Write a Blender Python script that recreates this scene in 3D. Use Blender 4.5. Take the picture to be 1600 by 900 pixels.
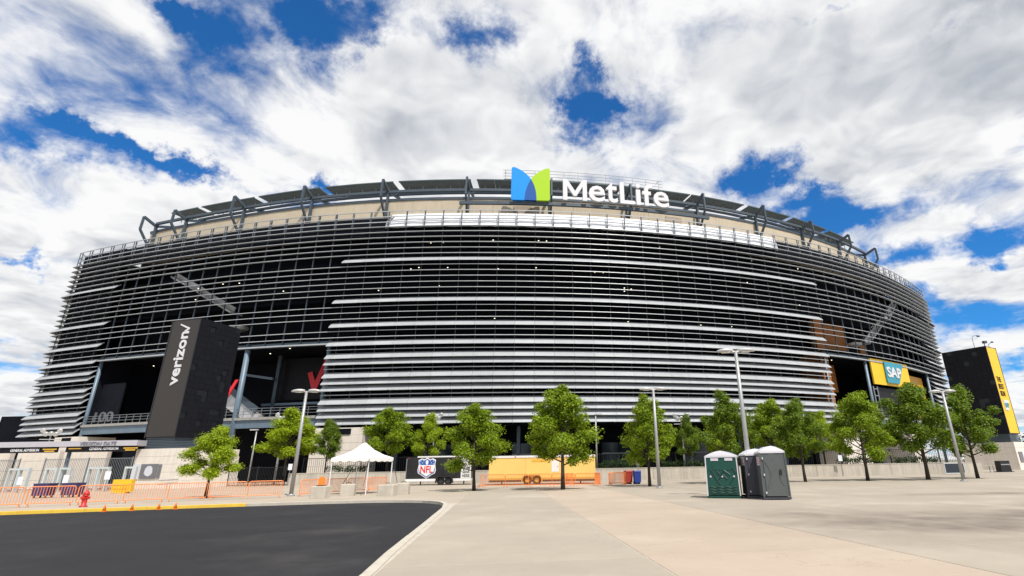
import bpy, bmesh, math, random
import numpy as np
from mathutils import Vector, Matrix
R = math.radians
for o in list(bpy.data.objects): bpy.data.objects.remove(o)
scene = bpy.context.scene
COL = scene.collection
rnd = random.Random(7)

# ------------------------------------------------------------------ camera
cam_d = bpy.data.cameras.new('camera'); cam = bpy.data.objects.new('camera', cam_d); COL.objects.link(cam)
cam_d.sensor_width = 36.0; cam_d.lens = 805.0/1600*36; cam_d.shift_x = -(895-800)/1600.0
cam_d.clip_start = 0.1; cam_d.clip_end = 5000
_p, _r = R(18.95), R(0.93)
_fw = Vector((0, math.cos(_p), math.sin(_p))); _up = Vector((0, -math.sin(_p), math.cos(_p))); _rt = Vector((1, 0, 0))
_rt2 = _rt*math.cos(_r) - _up*math.sin(_r); _up2 = _up*math.cos(_r) + _rt*math.sin(_r)
_m = Matrix((( _rt2.x, _up2.x, -_fw.x, 0), (_rt2.y, _up2.y, -_fw.y, 0), (_rt2.z, _up2.z, -_fw.z, 1.6), (0, 0, 0, 1)))
cam.matrix_world = _m
scene.camera = cam

# ------------------------------------------------------------------ sun, sky, exposure
SUN_EL, SUN_AZ = R(57), R(147)          # azimuth clockwise from +Y: high, behind and to the right of the viewer
sd = Vector((math.sin(SUN_AZ)*math.cos(SUN_EL), math.cos(SUN_AZ)*math.cos(SUN_EL), math.sin(SUN_EL)))
sun_d = bpy.data.lights.new('sun', 'SUN'); sun = bpy.data.objects.new('sun', sun_d); COL.objects.link(sun)
sun_d.energy = 4.8; sun_d.angle = R(0.53); sun_d.color = (1.0, 0.955, 0.89)
sun.rotation_euler = (-sd).to_track_quat('-Z', 'Y').to_euler()
world = bpy.data.worlds.new('World'); scene.world = world; world.use_nodes = True
wt = world.node_tree; wn = wt.nodes; wl = wt.links; wn.clear()
def N(tree, kind, **kw):
    n = tree.nodes.new(kind)
    for k, v in kw.items():
        if k == 'inp':
            for i, val in v.items(): n.inputs[i].default_value = val
        else: setattr(n, k, v)
    return n
def M_(op, a=None, b=None, c=None, clamp=False, tree=None):
    t = tree or wt
    n = t.nodes.new('ShaderNodeMath'); n.operation = op; n.use_clamp = clamp
    for i, v in enumerate((a, b, c)):
        if v is None: continue
        if isinstance(v, (int, float)): n.inputs[i].default_value = v
        else: t.links.new(v, n.inputs[i])
    return n.outputs[0]
def VM(op, a, b=None, t=None):
    t = t or wt
    n = t.nodes.new('ShaderNodeVectorMath'); n.operation = op
    for i, v in enumerate((a, b)):
        if v is None: continue
        if isinstance(v, tuple): n.inputs[i].default_value = v
        else: t.links.new(v, n.inputs[i])
    return n
def MIX(t, fac, a, b, blend='MIX'):
    n = t.nodes.new('ShaderNodeMix'); n.data_type = 'RGBA'; n.blend_type = blend
    for s, v in ((0, fac), (6, a), (7, b)):
        if isinstance(v, (int, float)): n.inputs[s].default_value = v
        elif isinstance(v, tuple): n.inputs[s].default_value = v if len(v) == 4 else (*v, 1)
        else: t.links.new(v, n.inputs[s])
    return n.outputs[2]
sky = N(wt, 'ShaderNodeTexSky', sky_type='NISHITA', sun_disc=False, sun_elevation=SUN_EL, sun_rotation=SUN_AZ, air_density=1.0, dust_density=0.2, ozone_density=4.0)
tc = N(wt, 'ShaderNodeTexCoord'); dirn = VM('NORMALIZE', tc.outputs['Generated']).outputs[0]
sx = N(wt, 'ShaderNodeSeparateXYZ'); wl.new(dirn, sx.inputs[0]); dx, dy, dz = sx.outputs
az = M_('ARCTAN2', dx, dy); el = M_('ARCSINE', dz)
den = M_('ADD', M_('MAXIMUM', dz, 0.0), 0.16)
pc = N(wt, 'ShaderNodeCombineXYZ'); wl.new(M_('DIVIDE', dx, den), pc.inputs[0]); wl.new(M_('DIVIDE', dy, den), pc.inputs[1]); pc.inputs[2].default_value = 3.7
P = pc.outputs[0]
warp = N(wt, 'ShaderNodeTexNoise', inp={'Scale': 2.3, 'Detail': 3.0}); wl.new(P, warp.inputs['Vector'])
wv = VM('SCALE', VM('SUBTRACT', warp.outputs['Color'], (0.5, 0.5, 0.5)).outputs[0]); wv.inputs['Scale'].default_value = 0.32
PW = VM('ADD', P, wv.outputs[0]).outputs[0]
def cloud_noise(vec, scale=1.9, detail=7.0):
    n = N(wt, 'ShaderNodeTexNoise', inp={'Scale': scale, 'Detail': detail, 'Roughness': 0.6}); wl.new(vec, n.inputs['Vector']); return n.outputs['Fac']
n_a = cloud_noise(PW)
off = VM('ADD', PW, (sd.x*0.16, sd.y*0.16, 0.05)).outputs[0]
n_b = cloud_noise(off, detail=4.0)
# where the cloud deck opens and where it is thick (azimuth, elevation, half widths in radians)
GAUSS = [(-1,-0.882,0.422,0.13,0.034), (-1,-0.74,0.452,0.11,0.013), (-1,-0.537,0.703,0.085,0.050), (-1,-0.433,0.768,0.082,0.045), (-1,-0.224,0.787,0.069,0.038), (-1.25,0.022,0.66,0.075,0.05), (-0.8,0.054,0.735,0.036,0.028), (-1,0.392,0.499,0.047,0.033), (-1,0.460,0.440,0.095,0.024), (-1,0.540,0.400,0.086,0.023), (-1,0.738,0.336,0.043,0.017), (-1,0.618,0.322,0.055,0.024), (-0.8,0.649,0.205,0.052,0.032), (-0.8,0.598,0.246,0.034,0.031), (-1,0.736,0.297,0.029,0.018), (-1,-0.787,0.666,0.051,0.018), (-0.8,-0.869,0.265,0.016,0.011), (-0.7,-0.835,0.165,0.045,0.013), (-0.9,-0.510,0.497,0.026,0.012), (-0.6,0.692,0.141,0.043,0.013), (-0.8,0.574,0.733,0.054,0.011), (-0.8,0.780,0.633,0.031,0.012),
 (1,-0.774,0.560,0.238,0.059), (1,-0.774,0.396,0.167,0.03), (1,-0.276,0.639,0.186,0.074), (1,0.311,0.692,0.15,0.089), (0.8,0.641,0.522,0.126,0.075), (0.8,0.707,0.275,0.044,0.022), (1,-0.830,0.222,0.051,0.034), (1,-0.374,0.730,0.056,0.057), (0.8,0.527,0.492,0.081,0.031), (0.9,0.45,0.62,0.2,0.07), (0.8,-0.62,0.33,0.12,0.04)]
ae = N(wt, 'ShaderNodeCombineXYZ'); 
wj = N(wt, 'ShaderNodeTexNoise', inp={'Scale': 7.0, 'Detail': 6.0, 'Roughness': 0.66}); wl.new(dirn, wj.inputs['Vector'])
wjs = N(wt, 'ShaderNodeSeparateXYZ'); wl.new(wj.outputs['Color'], wjs.inputs[0])
wl.new(M_('ADD', az, M_('MULTIPLY', M_('SUBTRACT', wjs.outputs[0], 0.5), 0.34)), ae.inputs[0])
wl.new(M_('ADD', el, M_('MULTIPLY', M_('SUBTRACT', wjs.outputs[1], 0.5), 0.17)), ae.inputs[1])
dens = M_('ADD', n_a, 0.075)
for a, ca, ce, wa, we in GAUSS:
    d = VM('MULTIPLY', VM('SUBTRACT', ae.outputs[0], (ca, ce, 0)).outputs[0], (1/wa, 1/we, 0)).outputs[0]
    q = VM('DOT_PRODUCT', d, d).outputs['Value']
    dens = M_('ADD', dens, M_('MULTIPLY', M_('EXPONENT', M_('MULTIPLY', q, -0.85)), (0.225 if a < 0 else 0.11)*a))
mr = N(wt, 'ShaderNodeMapRange', interpolation_type='SMOOTHSTEP', inp={'From Min': 0.375, 'From Max': 0.60}); wl.new(dens, mr.inputs['Value'])
cover = mr.outputs['Result']
# lit tops, grey bellies
lit = M_('MULTIPLY', M_('SUBTRACT', n_a, n_b), 4.2)
big = N(wt, 'ShaderNodeTexNoise', inp={'Scale': 1.15, 'Detail': 4.0, 'Roughness': 0.5}); wl.new(VM('ADD', P, (5.3, 1.7, 0)).outputs[0], big.inputs['Vector'])
thick = N(wt, 'ShaderNodeMapRange', interpolation_type='SMOOTHSTEP', inp={'From Min': 0.52, 'From Max': 0.84}); wl.new(dens, thick.inputs['Value'])
grey = M_('ADD', M_('MULTIPLY', thick.outputs['Result'], 0.35), M_('MULTIPLY', M_('SUBTRACT', big.outputs['Fac'], 0.45), 1.6))
grey = M_('SUBTRACT', grey, lit, clamp=True)
ccol = MIX(wt, grey, (1.0, 1.0, 1.0), (0.42, 0.46, 0.53))
skys = MIX(wt, 1.0, sky.outputs[0], (0.24, 0.82, 1.30), 'MULTIPLY')
bg_s = N(wt, 'ShaderNodeBackground', inp={'Strength': 0.115}); wl.new(skys, bg_s.inputs[0])
bg_c = N(wt, 'ShaderNodeBackground', inp={'Strength': 0.97}); wl.new(ccol, bg_c.inputs[0])
mx = N(wt, 'ShaderNodeMixShader'); wl.new(cover, mx.inputs[0]); wl.new(bg_s.outputs[0], mx.inputs[1]); wl.new(bg_c.outputs[0], mx.inputs[2])
world.cycles.sampling_method = 'MANUAL'; world.cycles.sample_map_resolution = 512
wo = N(wt, 'ShaderNodeOutputWorld'); wl.new(mx.outputs[0], wo.inputs[0])
cy = scene.cycles; cy.max_bounces = 6; cy.diffuse_bounces = 3; cy.glossy_bounces = 3; cy.transmission_bounces = 3
vs = scene.view_settings; vs.view_transform = 'Standard'; vs.look = 'None'; vs.exposure = 0.0; vs.gamma = 1.0; vs.use_curve_mapping = False

# ------------------------------------------------------------------ materials
MATS = {}
def mat(name, col, rough=0.6, metal=0.0, spec=0.5, var=0.12, vscale=3.0, bump=0.0, bscale=40.0, streak=0.0, emit=None, estr=0.0, island=0.0, objcol=False):
    m = bpy.data.materials.new(name); m.use_nodes = True; t = m.node_tree
    b = t.nodes['Principled BSDF']; b.inputs['Roughness'].default_value = rough; b.inputs['Metallic'].default_value = metal
    b.inputs['Specular IOR Level'].default_value = spec
    c4 = (*col, 1)
    geo = N(t, 'ShaderNodeNewGeometry')
    src = None
    if objcol:
        oi = N(t, 'ShaderNodeObjectInfo'); src = oi.outputs['Color']
    base = src if src is not None else c4
    if var > 0:
        n = N(t, 'ShaderNodeTexNoise', inp={'Scale': vscale, 'Detail': 6.0, 'Roughness': 0.65}); t.links.new(geo.outputs['Position'], n.inputs['Vector'])
        r = N(t, 'ShaderNodeMapRange', inp={'From Min': 0.25, 'From Max': 0.75, 'To Min': 1-var, 'To Max': 1+var}); t.links.new(n.outputs['Fac'], r.inputs['Value'])
        f = r.outputs['Result']
        if streak > 0:
            mp = N(t, 'ShaderNodeMapping'); mp.inputs['Scale'].default_value = (2.2, 2.2, 0.12); t.links.new(geo.outputs['Position'], mp.inputs['Vector'])
            n2 = N(t, 'ShaderNodeTexNoise', inp={'Scale': 1.6, 'Detail': 5.0, 'Roughness': 0.7}); t.links.new(mp.outputs[0], n2.inputs['Vector'])
            r2 = N(t, 'ShaderNodeMapRange', inp={'From Min': 0.35, 'From Max': 0.7, 'To Min': 1.0, 'To Max': 1-streak}); t.links.new(n2.outputs['Fac'], r2.inputs['Value'])
            f = M_('MULTIPLY', f, r2.outputs['Result'], tree=t)
        if island > 0:
            ri = N(t, 'ShaderNodeMapRange', inp={'To Min': 1-island, 'To Max': 1+island}); t.links.new(geo.outputs['Random Per Island'], ri.inputs['Value'])
            f = M_('MULTIPLY', f, ri.outputs['Result'], tree=t)
        cc = N(t, 'ShaderNodeCombineColor'); 
        for i in range(3): t.links.new(f, cc.inputs[i])
        base = MIX(t, 1.0, base, cc.outputs[0], 'MULTIPLY')
    if isinstance(base, tuple): b.inputs['Base Color'].default_value = base
    else: t.links.new(base, b.inputs['Base Color'])
    if bump > 0:
        n = N(t, 'ShaderNodeTexNoise', inp={'Scale': bscale, 'Detail': 4.0}); t.links.new(geo.outputs['Position'], n.inputs['Vector'])
        bp = N(t, 'ShaderNodeBump', inp={'Strength': bump, 'Distance': 0.02}); t.links.new(n.outputs['Fac'], bp.inputs['Height']); t.links.new(bp.outputs[0], b.inputs['Normal'])
    if emit: b.inputs['Emission Color'].default_value = (*emit, 1); b.inputs['Emission Strength'].default_value = estr
    MATS[name] = m; return m
mat('fin_metal', (0.42, 0.435, 0.45), 0.42, 0.15, 0.4, 0.10, 0.35, island=0.06)
mat('mullion_steel', (0.10, 0.12, 0.15), 0.5, 0.3, var=0.08)
mat('blue_steel', (0.15, 0.21, 0.27), 0.45, 0.1, var=0.10, vscale=1.0, streak=0.15)
mat('frame_steel', (0.06, 0.082, 0.105), 0.5, 0.1, var=0.12, vscale=1.0)
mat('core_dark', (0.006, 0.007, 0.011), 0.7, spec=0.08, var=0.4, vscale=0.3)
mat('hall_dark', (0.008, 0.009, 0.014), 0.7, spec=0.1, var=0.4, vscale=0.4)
mat('panel_dark', (0.011, 0.010, 0.013), 0.5, spec=0.2, var=0.2)
mat('slab_edge', (0.36, 0.35, 0.33), 0.8, var=0.15, streak=0.2)
mat('concourse', (0.06, 0.06, 0.065), 0.8, var=0.2)
mat('parapet_tan', (0.53, 0.45, 0.335), 0.85, var=0.08, vscale=0.6, streak=0.12, bump=0.1)
mat('vent_tan', (0.36, 0.29, 0.21), 0.8, var=0.1)
mat('membrane', (0.74, 0.755, 0.78), 0.5, var=0.05, vscale=0.7)
mat('solar_panel', (0.13, 0.16, 0.15), 0.4, var=0.15)
mat('panel_rim', (0.05, 0.075, 0.08), 0.4, var=0.1)
mat('roof_grey', (0.13, 0.13, 0.135), 0.8)
mat('stair_metal', (0.55, 0.55, 0.55), 0.4, 0.3, var=0.25, vscale=0.8)
mat('rail_grey', (0.24, 0.26, 0.28), 0.45, 0.5)
mat('orange_wall', (0.32, 0.115, 0.02), 0.6, var=0.12, vscale=0.5)
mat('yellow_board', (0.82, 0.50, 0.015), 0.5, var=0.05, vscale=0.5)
mat('yellow_painted_shade', (0.62, 0.29, 0.02), 0.5, var=0.06)  # board yellow darkened: the gate's shade is put into the colour
mat('teal', (0.03, 0.27, 0.37), 0.4, var=0.12, vscale=0.3)
mat('white_letter', (0.66, 0.655, 0.68), 0.45, var=0.03)
mat('black_letter', (0.03, 0.02, 0.012), 0.6, var=0.1)
mat('sign_blue', (0.0, 0.27, 0.80), 0.35, var=0.03)
mat('sign_deep', (0.008, 0.085, 0.34), 0.35, var=0.03)
mat('sign_green', (0.37, 0.60, 0.006), 0.35, var=0.03)
mat('red_check', (0.80, 0.014, 0.028), 0.4, var=0.05)
mat('led_brown', (0.042, 0.036, 0.033), 0.4, spec=0.3, var=0.08, vscale=6.0)
mat('tower_black', (0.0075, 0.008, 0.012), 0.55, spec=0.2, var=0.15, vscale=1.6, island=0.10)
mat('tower_frame', (0.008, 0.009, 0.013), 0.4)
mat('base_concrete', (0.76, 0.69, 0.61), 0.85, var=0.08, vscale=1.2, streak=0.14, bump=0.15)
mat('joint_dark', (0.24, 0.21, 0.18), 0.9)
mat('wall_concrete', (0.50, 0.455, 0.385), 0.9, var=0.12, vscale=1.0, streak=0.30, bump=0.15)
mat('slab', (0.4, 0.4, 0.4), 0.85, objcol=True, var=0.09, vscale=0.45, bump=0.12, bscale=60)
mat('pavement', (0.39, 0.335, 0.265), 0.88, var=0.09, vscale=0.5, bump=0.12, bscale=60)
mat('joint_fill', (0.46, 0.41, 0.34), 0.9, var=0.2)
mat('kerb', (0.47, 0.43, 0.36), 0.85, var=0.14, vscale=2.5)
mat('kerb_yellow', (0.72, 0.47, 0.05), 0.7, var=0.16, vscale=3.0)
mat('asphalt', (0.023, 0.023, 0.026), 0.85, spec=0.25, var=0.22, vscale=0.35, bump=0.5, bscale=90)
mat('terrain', (0.22, 0.20, 0.16), 0.95, var=0.15, vscale=0.05)
mat('soil', (0.09, 0.075, 0.05), 0.95, var=0.3)
mat('lamp_grey', (0.36, 0.36, 0.36), 0.45, 0.4, var=0.08)
mat('lamp_head', (0.52, 0.51, 0.50), 0.4, 0.2, var=0.06)
mat('lamp_glass', (0.75, 0.75, 0.72), 0.2, var=0.0)
mat('orange_barrier', (0.85, 0.24, 0.045), 0.5, var=0.1, vscale=5)
mat('cone_orange', (0.85, 0.24, 0.03), 0.5, var=0.05)
mat('hydrant_red', (0.55, 0.025, 0.02), 0.4, var=0.12, vscale=8)
mat('yellow_plastic', (0.78, 0.46, 0.02), 0.45, var=0.06)
mat('purple_bin', (0.045, 0.035, 0.12), 0.5, var=0.1)
mat('tent_white', (0.80, 0.79, 0.78), 0.7, var=0.03, vscale=4)
mat('trailer_black', (0.014, 0.014, 0.016), 0.22, var=0.5, vscale=1.5)
mat('trailer_white', (0.74, 0.74, 0.74), 0.4, var=0.05)
mat('trailer_yellow', (0.86, 0.55, 0.16), 0.45, var=0.05, vscale=1.2)
mat('rubber', (0.015, 0.015, 0.016), 0.8, var=0.2)
mat('rim_orange', (0.62, 0.32, 0.07), 0.5); mat('rim_dark', (0.05, 0.05, 0.05), 0.5, 0.5)
mat('logo_blue', (0.02, 0.09, 0.36), 0.4, var=0.02); mat('logo_red', (0.66, 0.015, 0.03), 0.4, var=0.02)
mat('toilet_green', (0.002, 0.06, 0.043), 0.42, var=0.10, vscale=5)
mat('toilet_grey', (0.085, 0.095, 0.095), 0.45, var=0.07, vscale=5)
mat('toilet_dark', (0.045, 0.046, 0.062), 0.5, var=0.08, vscale=5)
mat('toilet_roof', (0.60, 0.59, 0.63), 0.5, var=0.04)
mat('sticker', (0.60, 0.56, 0.62), 0.5, var=0.05); mat('sticker_pink', (0.62, 0.18, 0.24), 0.5)
mat('blue_bin', (0.01, 0.035, 0.24), 0.45, var=0.1); mat('red_bin', (0.33, 0.03, 0.02), 0.5, var=0.1)
mat('black_plastic', (0.012, 0.012, 0.014), 0.5, var=0.2)
mat('bark', (0.045, 0.034, 0.026), 0.9, var=0.3, vscale=9, bump=0.4)
mat('canopy_metal', (0.52, 0.50, 0.54), 0.4, 0.2, var=0.05)
mat('gate_frame', (0.55, 0.60, 0.61), 0.4, 0.2, var=0.05)
mat('white_board', (0.72, 0.74, 0.78), 0.5, var=0.04)
mat('poster_grey', (0.16, 0.16, 0.175), 0.5, var=0.1); mat('poster_white', (0.62, 0.63, 0.68), 0.5, var=0.05)
mat('gold_letter', (0.72, 0.42, 0.05), 0.5)
mat('grey_letter', (0.24, 0.25, 0.28), 0.5); mat('dim_letter', (0.13, 0.135, 0.15), 0.5)
mat('fence_black', (0.015, 0.016, 0.018), 0.5)
mat('lamp_lit', (0.9, 0.85, 0.7), 0.4, var=0, emit=(1.0, 0.88, 0.66), estr=2.2)
mat('glass_dark', (0.02, 0.03, 0.045), 0.1, var=0.1)

def leaf_mat(name, col, trans=0.38):
    m = bpy.data.materials.new(name); m.use_nodes = True; t = m.node_tree; b = t.nodes['Principled BSDF']; out = t.nodes['Material Output']
    geo = N(t, 'ShaderNodeNewGeometry')
    ramp = N(t, 'ShaderNodeValToRGB'); t.links.new(geo.outputs['Random Per Island'], ramp.inputs[0])
    e = ramp.color_ramp.elements
    e[0].color = (col[0]*0.55, col[1]*0.62, col[2]*0.6, 1); e[1].color = (col[0]*1.5, col[1]*1.35, col[2]*1.4, 1)
    k = ramp.color_ramp.elements.new(0.55); k.color = (*col, 1)
    t.links.new(ramp.outputs[0], b.inputs['Base Color']); b.inputs['Roughness'].default_value = 0.5; b.inputs['Specular IOR Level'].default_value = 0.35
    tr = N(t, 'ShaderNodeBsdfTranslucent'); t.links.new(MIX(t, 1.0, ramp.outputs[0], (1.5, 1.5, 0.6), 'MULTIPLY'), tr.inputs[0])
    ms = N(t, 'ShaderNodeMixShader', inp={0: trans}); t.links.new(b.outputs[0], ms.inputs[1]); t.links.new(tr.outputs[0], ms.inputs[2]); t.links.new(ms.outputs[0], out.inputs[0])
    MATS[name] = m
leaf_mat('leaf_bright', (0.295, 0.39, 0.014)); leaf_mat('leaf_mid', (0.205, 0.295, 0.012)); leaf_mat('leaf_dark', (0.135, 0.21, 0.012)); leaf_mat('hedge_leaf', (0.03, 0.062, 0.014))

# ------------------------------------------------------------------ mesh helpers
WLOC = {}
class MB:
    def __init__(s): s.v = []; s.f = []
    def add(s, vs, fs):
        o = len(s.v); s.v += [tuple(map(float, p)) for p in vs]; s.f += [tuple(i+o for i in f) for f in fs]; return s
    def box(s, c, d, rz=0.0, taper=1.0):
        x, y, z = d[0]/2, d[1]/2, d[2]/2; ca, sa = math.cos(rz), math.sin(rz); vs = []
        for k in (-1, 1):
            t = 1.0 if k < 0 else taper
            for i, j in ((-1, -1), (1, -1), (1, 1), (-1, 1)):
                a, b = i*x*t, j*y*t; vs.append((c[0]+a*ca-b*sa, c[1]+a*sa+b*ca, c[2]+k*z))
        return s.add(vs, [(3, 2, 1, 0), (4, 5, 6, 7), (0, 1, 5, 4), (1, 2, 6, 5), (2, 3, 7, 6), (3, 0, 4, 7)])
    def bb(s, x0, x1, y0, y1, z0, z1): return s.box(((x0+x1)/2, (y0+y1)/2, (z0+z1)/2), (abs(x1-x0), abs(y1-y0), abs(z1-z0)))
    def bar(s, a, b, w, h=None, up=(0, 0, 1)):
        a, b = Vector(a), Vector(b); h = h or w; d = (b-a).normalized(); u = Vector(up)
        if abs(d.dot(u)) > 0.97: u = Vector((0, 1, 0))
        r = d.cross(u).normalized(); u = r.cross(d)
        vs = [p + r*(i*w/2) + u*(j*h/2) for p in (a, b) for i, j in ((-1, -1), (1, -1), (1, 1), (-1, 1))]
        return s.add(vs, [(0, 1, 2, 3), (7, 6, 5, 4), (0, 4, 5, 1), (1, 5, 6, 2), (2, 6, 7, 3), (3, 7, 4, 0)])
    def tube(s, pts, r, n=8, cap=True):
        pts = [Vector(p) for p in pts]; rr = r if isinstance(r, (list, tuple)) else [r]*len(pts); rings = []
        for i, p in enumerate(pts):
            d = (pts[min(i+1, len(pts)-1)] - pts[max(i-1, 0)]).normalized(); u = Vector((0, 0, 1)) if abs(d.z) < 0.95 else Vector((0, 1, 0))
            a = d.cross(u).normalized(); b = a.cross(d)
            rings.append([p + (a*math.cos(2*math.pi*k/n) + b*math.sin(2*math.pi*k/n))*rr[i] for k in range(n)])
        vs = [q for g in rings for q in g]; fs = []
        for i in range(len(pts)-1):
            for k in range(n): fs.append((i*n+k, i*n+(k+1) % n, (i+1)*n+(k+1) % n, (i+1)*n+k))
        if cap: fs += [tuple(reversed(range(n))), tuple((len(pts)-1)*n+k for k in range(n))]
        return s.add(vs, fs)
    def lathe(s, c, prof, n=14):
        vs = []; fs = []
        for r, z in prof: vs += [(c[0]+r*math.cos(2*math.pi*k/n), c[1]+r*math.sin(2*math.pi*k/n), c[2]+z) for k in range(n)]
        for i in range(len(prof)-1):
            for k in range(n): fs.append((i*n+k, i*n+(k+1) % n, (i+1)*n+(k+1) % n, (i+1)*n+k))
        fs += [tuple(reversed(range(n))), tuple((len(prof)-1)*n+k for k in range(n))]
        return s.add(vs, fs)
    def prism(s, poly, o, ux, uz, th):
        """polygon (a,b) in the plane o + a*ux + b*uz, extruded by the vector th"""
        o, ux, uz, th = Vector(o), Vector(ux), Vector(uz), Vector(th); n = len(poly)
        vs = [o+ux*a+uz*b for a, b in poly] + [o+ux*a+uz*b+th for a, b in poly]
        return s.add(vs, [tuple(range(n)), tuple(reversed(range(n, 2*n)))] + [(i+n, (i+1) % n+n, (i+1) % n, i) for i in range(n)])
    def build(s, name, m, parent=None, local=False, smooth=False):
        me = bpy.data.meshes.new(name); off = (0, 0, 0) if (local or parent is None) else WLOC.get(parent.as_pointer(), (0, 0, 0))
        me.from_pydata([(x-off[0], y-off[1], z-off[2]) for x, y, z in s.v], [], s.f)
        bm = bmesh.new(); bm.from_mesh(me); bmesh.ops.recalc_face_normals(bm, faces=bm.faces); bm.to_mesh(me); bm.free()
        me.materials.append(MATS[m])
        if smooth: me.polygons.foreach_set('use_smooth', [True]*len(me.polygons))
        o = bpy.data.objects.new(name, me); COL.objects.link(o)
        if parent is not None: o.parent = parent; WLOC[o.as_pointer()] = off
        return o
def tag(o, label=None, cat=None, group=None, kind=None):
    if label: o['label'] = label
    if cat: o['category'] = cat
    if group: o['group'] = group
    if kind: o['kind'] = kind
    return o
def thing(name, label, cat, loc=(0, 0, 0), rz=0.0, group=None):
    o = bpy.data.objects.new(name, None); COL.objects.link(o); o.location = loc; o.rotation_euler = (0, 0, rz); o.empty_display_size = 0.3
    WLOC[o.as_pointer()] = tuple(loc); return tag(o, label, cat, group)
def dup(root, loc, rz=None, label=None, scale=None):
    r = root.copy(); COL.objects.link(r); r.location = loc
    if rz is not None: r.rotation_euler = (0, 0, rz)
    if scale: r.scale = scale
    if label: r['label'] = label
    for ch in list(root.children):
        c = ch.copy(); COL.objects.link(c); c.parent = r
        for g in list(ch.children): d = g.copy(); COL.objects.link(d); d.parent = c
    return r
def share(o, loc, rz=0.0, parent=None):
    c = o.copy(); COL.objects.link(c); c.parent = parent if parent is not None else o.parent; c.location = loc; c.rotation_euler = (0, 0, rz); return c
def text_mb(body, w=None, h=None, th=0.03, bold=0.0, spacing=1.0):
    cu = bpy.data.curves.new('lettering', 'FONT'); cu.body = body; cu.size = 1.0; cu.offset = bold; cu.resolution_u = 3; cu.space_character = spacing
    ob = bpy.data.objects.new('lettering', cu); COL.objects.link(ob); dg = bpy.context.evaluated_depsgraph_get(); dg.update()
    me = bpy.data.meshes.new_from_object(ob.evaluated_get(dg)); bpy.data.objects.remove(ob)
    vs = np.array([v.co[:] for v in me.vertices]); fs = [tuple(p.vertices) for p in me.polygons]; bpy.data.meshes.remove(me)
    lo, hi = vs.min(0), vs.max(0); s = vs - lo; W, Hh = hi[0]-lo[0], hi[1]-lo[1]
    fx = (w/W) if w else (h/Hh); fz = (h/Hh) if h else fx
    a = s[:, 0]*fx; b = s[:, 1]*fz; n = len(vs)
    # solid letters: front, back and sides
    V = [(x, 0.0, z) for x, z in zip(a, b)] + [(x, th, z) for x, z in zip(a, b)]
    edge = {}
    for f in fs:
        for i in range(len(f)):
            e = (f[i], f[(i+1) % len(f)]); edge[e] = 1
    F = [f for f in fs] + [tuple(i+n for i in reversed(f)) for f in fs]
    for (i, j) in list(edge):
        if (j, i) not in edge: F.append((i, i+n, j+n, j))
    mb = MB(); mb.v = V; mb.f = F; mb.w = float(a.max()); mb.h = float(b.max()); return mb
def xf(mb, o, ux=(1, 0, 0), uz=(0, 0, 1), flipy=None):
    o, ux, uz = Vector(o), Vector(ux).normalized(), Vector(uz); uz = uz.normalized(); uy = uz.cross(ux)
    mb.v = [tuple(o + ux*x + uy*y + uz*z) for x, y, z in mb.v]; return mb

# ------------------------------------------------------------------ ground
g = MB(); g.add([(-900, -300, -0.25), (900, -300, -0.25), (900, 1500, -0.25), (-900, 1500, -0.25)], [(0, 1, 2, 3)])
tag(g.build('ground', 'terrain'), kind='structure')
EDGE = [(-70, 7.8), (-25.8, 24.9), (-21.4, 26.55), (-16.7, 28.1), (-14.0, 28.85), (-11.5, 29.3), (-9.2, 29.2), (-7.8, 28.5), (-6.75, 27.3), (-6.15, 25.8), (-5.6, 23.2), (-4.5, 15.9), (-3.85, 11.5), (-3.45, 9.2), (-2.6, 3.0), (-1.2, -8.0)]
a = MB(); pts = [(x, y, -0.13) for x, y in EDGE] + [(-70, -8, -0.13)]
a.add(pts, [tuple(range(len(pts)))]); tag(a.build('asphalt_lot', 'asphalt'), kind='structure')
def offset(poly, d):
    out = []
    for i, p in enumerate(poly):
        q0 = Vector(poly[max(i-1, 0)]); q1 = Vector(poly[min(i+1, len(poly)-1)]); t = (q1-q0).normalized(); out.append((p[0]-t.y*d, p[1]+t.x*d))
    return out
KO = offset(EDGE, 0.19)
def resample(poly, step):
    P_ = [Vector(p_) for p_ in poly]; L_ = [0.0]
    for a_, b_ in zip(P_[:-1], P_[1:]): L_.append(L_[-1]+(b_-a_).length)
    n = max(2, int(L_[-1]/step)); out = []
    for k in range(n+1):
        t = L_[-1]*k/n; i = min(max(int(np.searchsorted(L_, t))-1, 0), len(P_)-2); f = (t-L_[i])/(L_[i+1]-L_[i]); out.append(tuple(P_[i].lerp(P_[i+1], f)))
    return out
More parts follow.
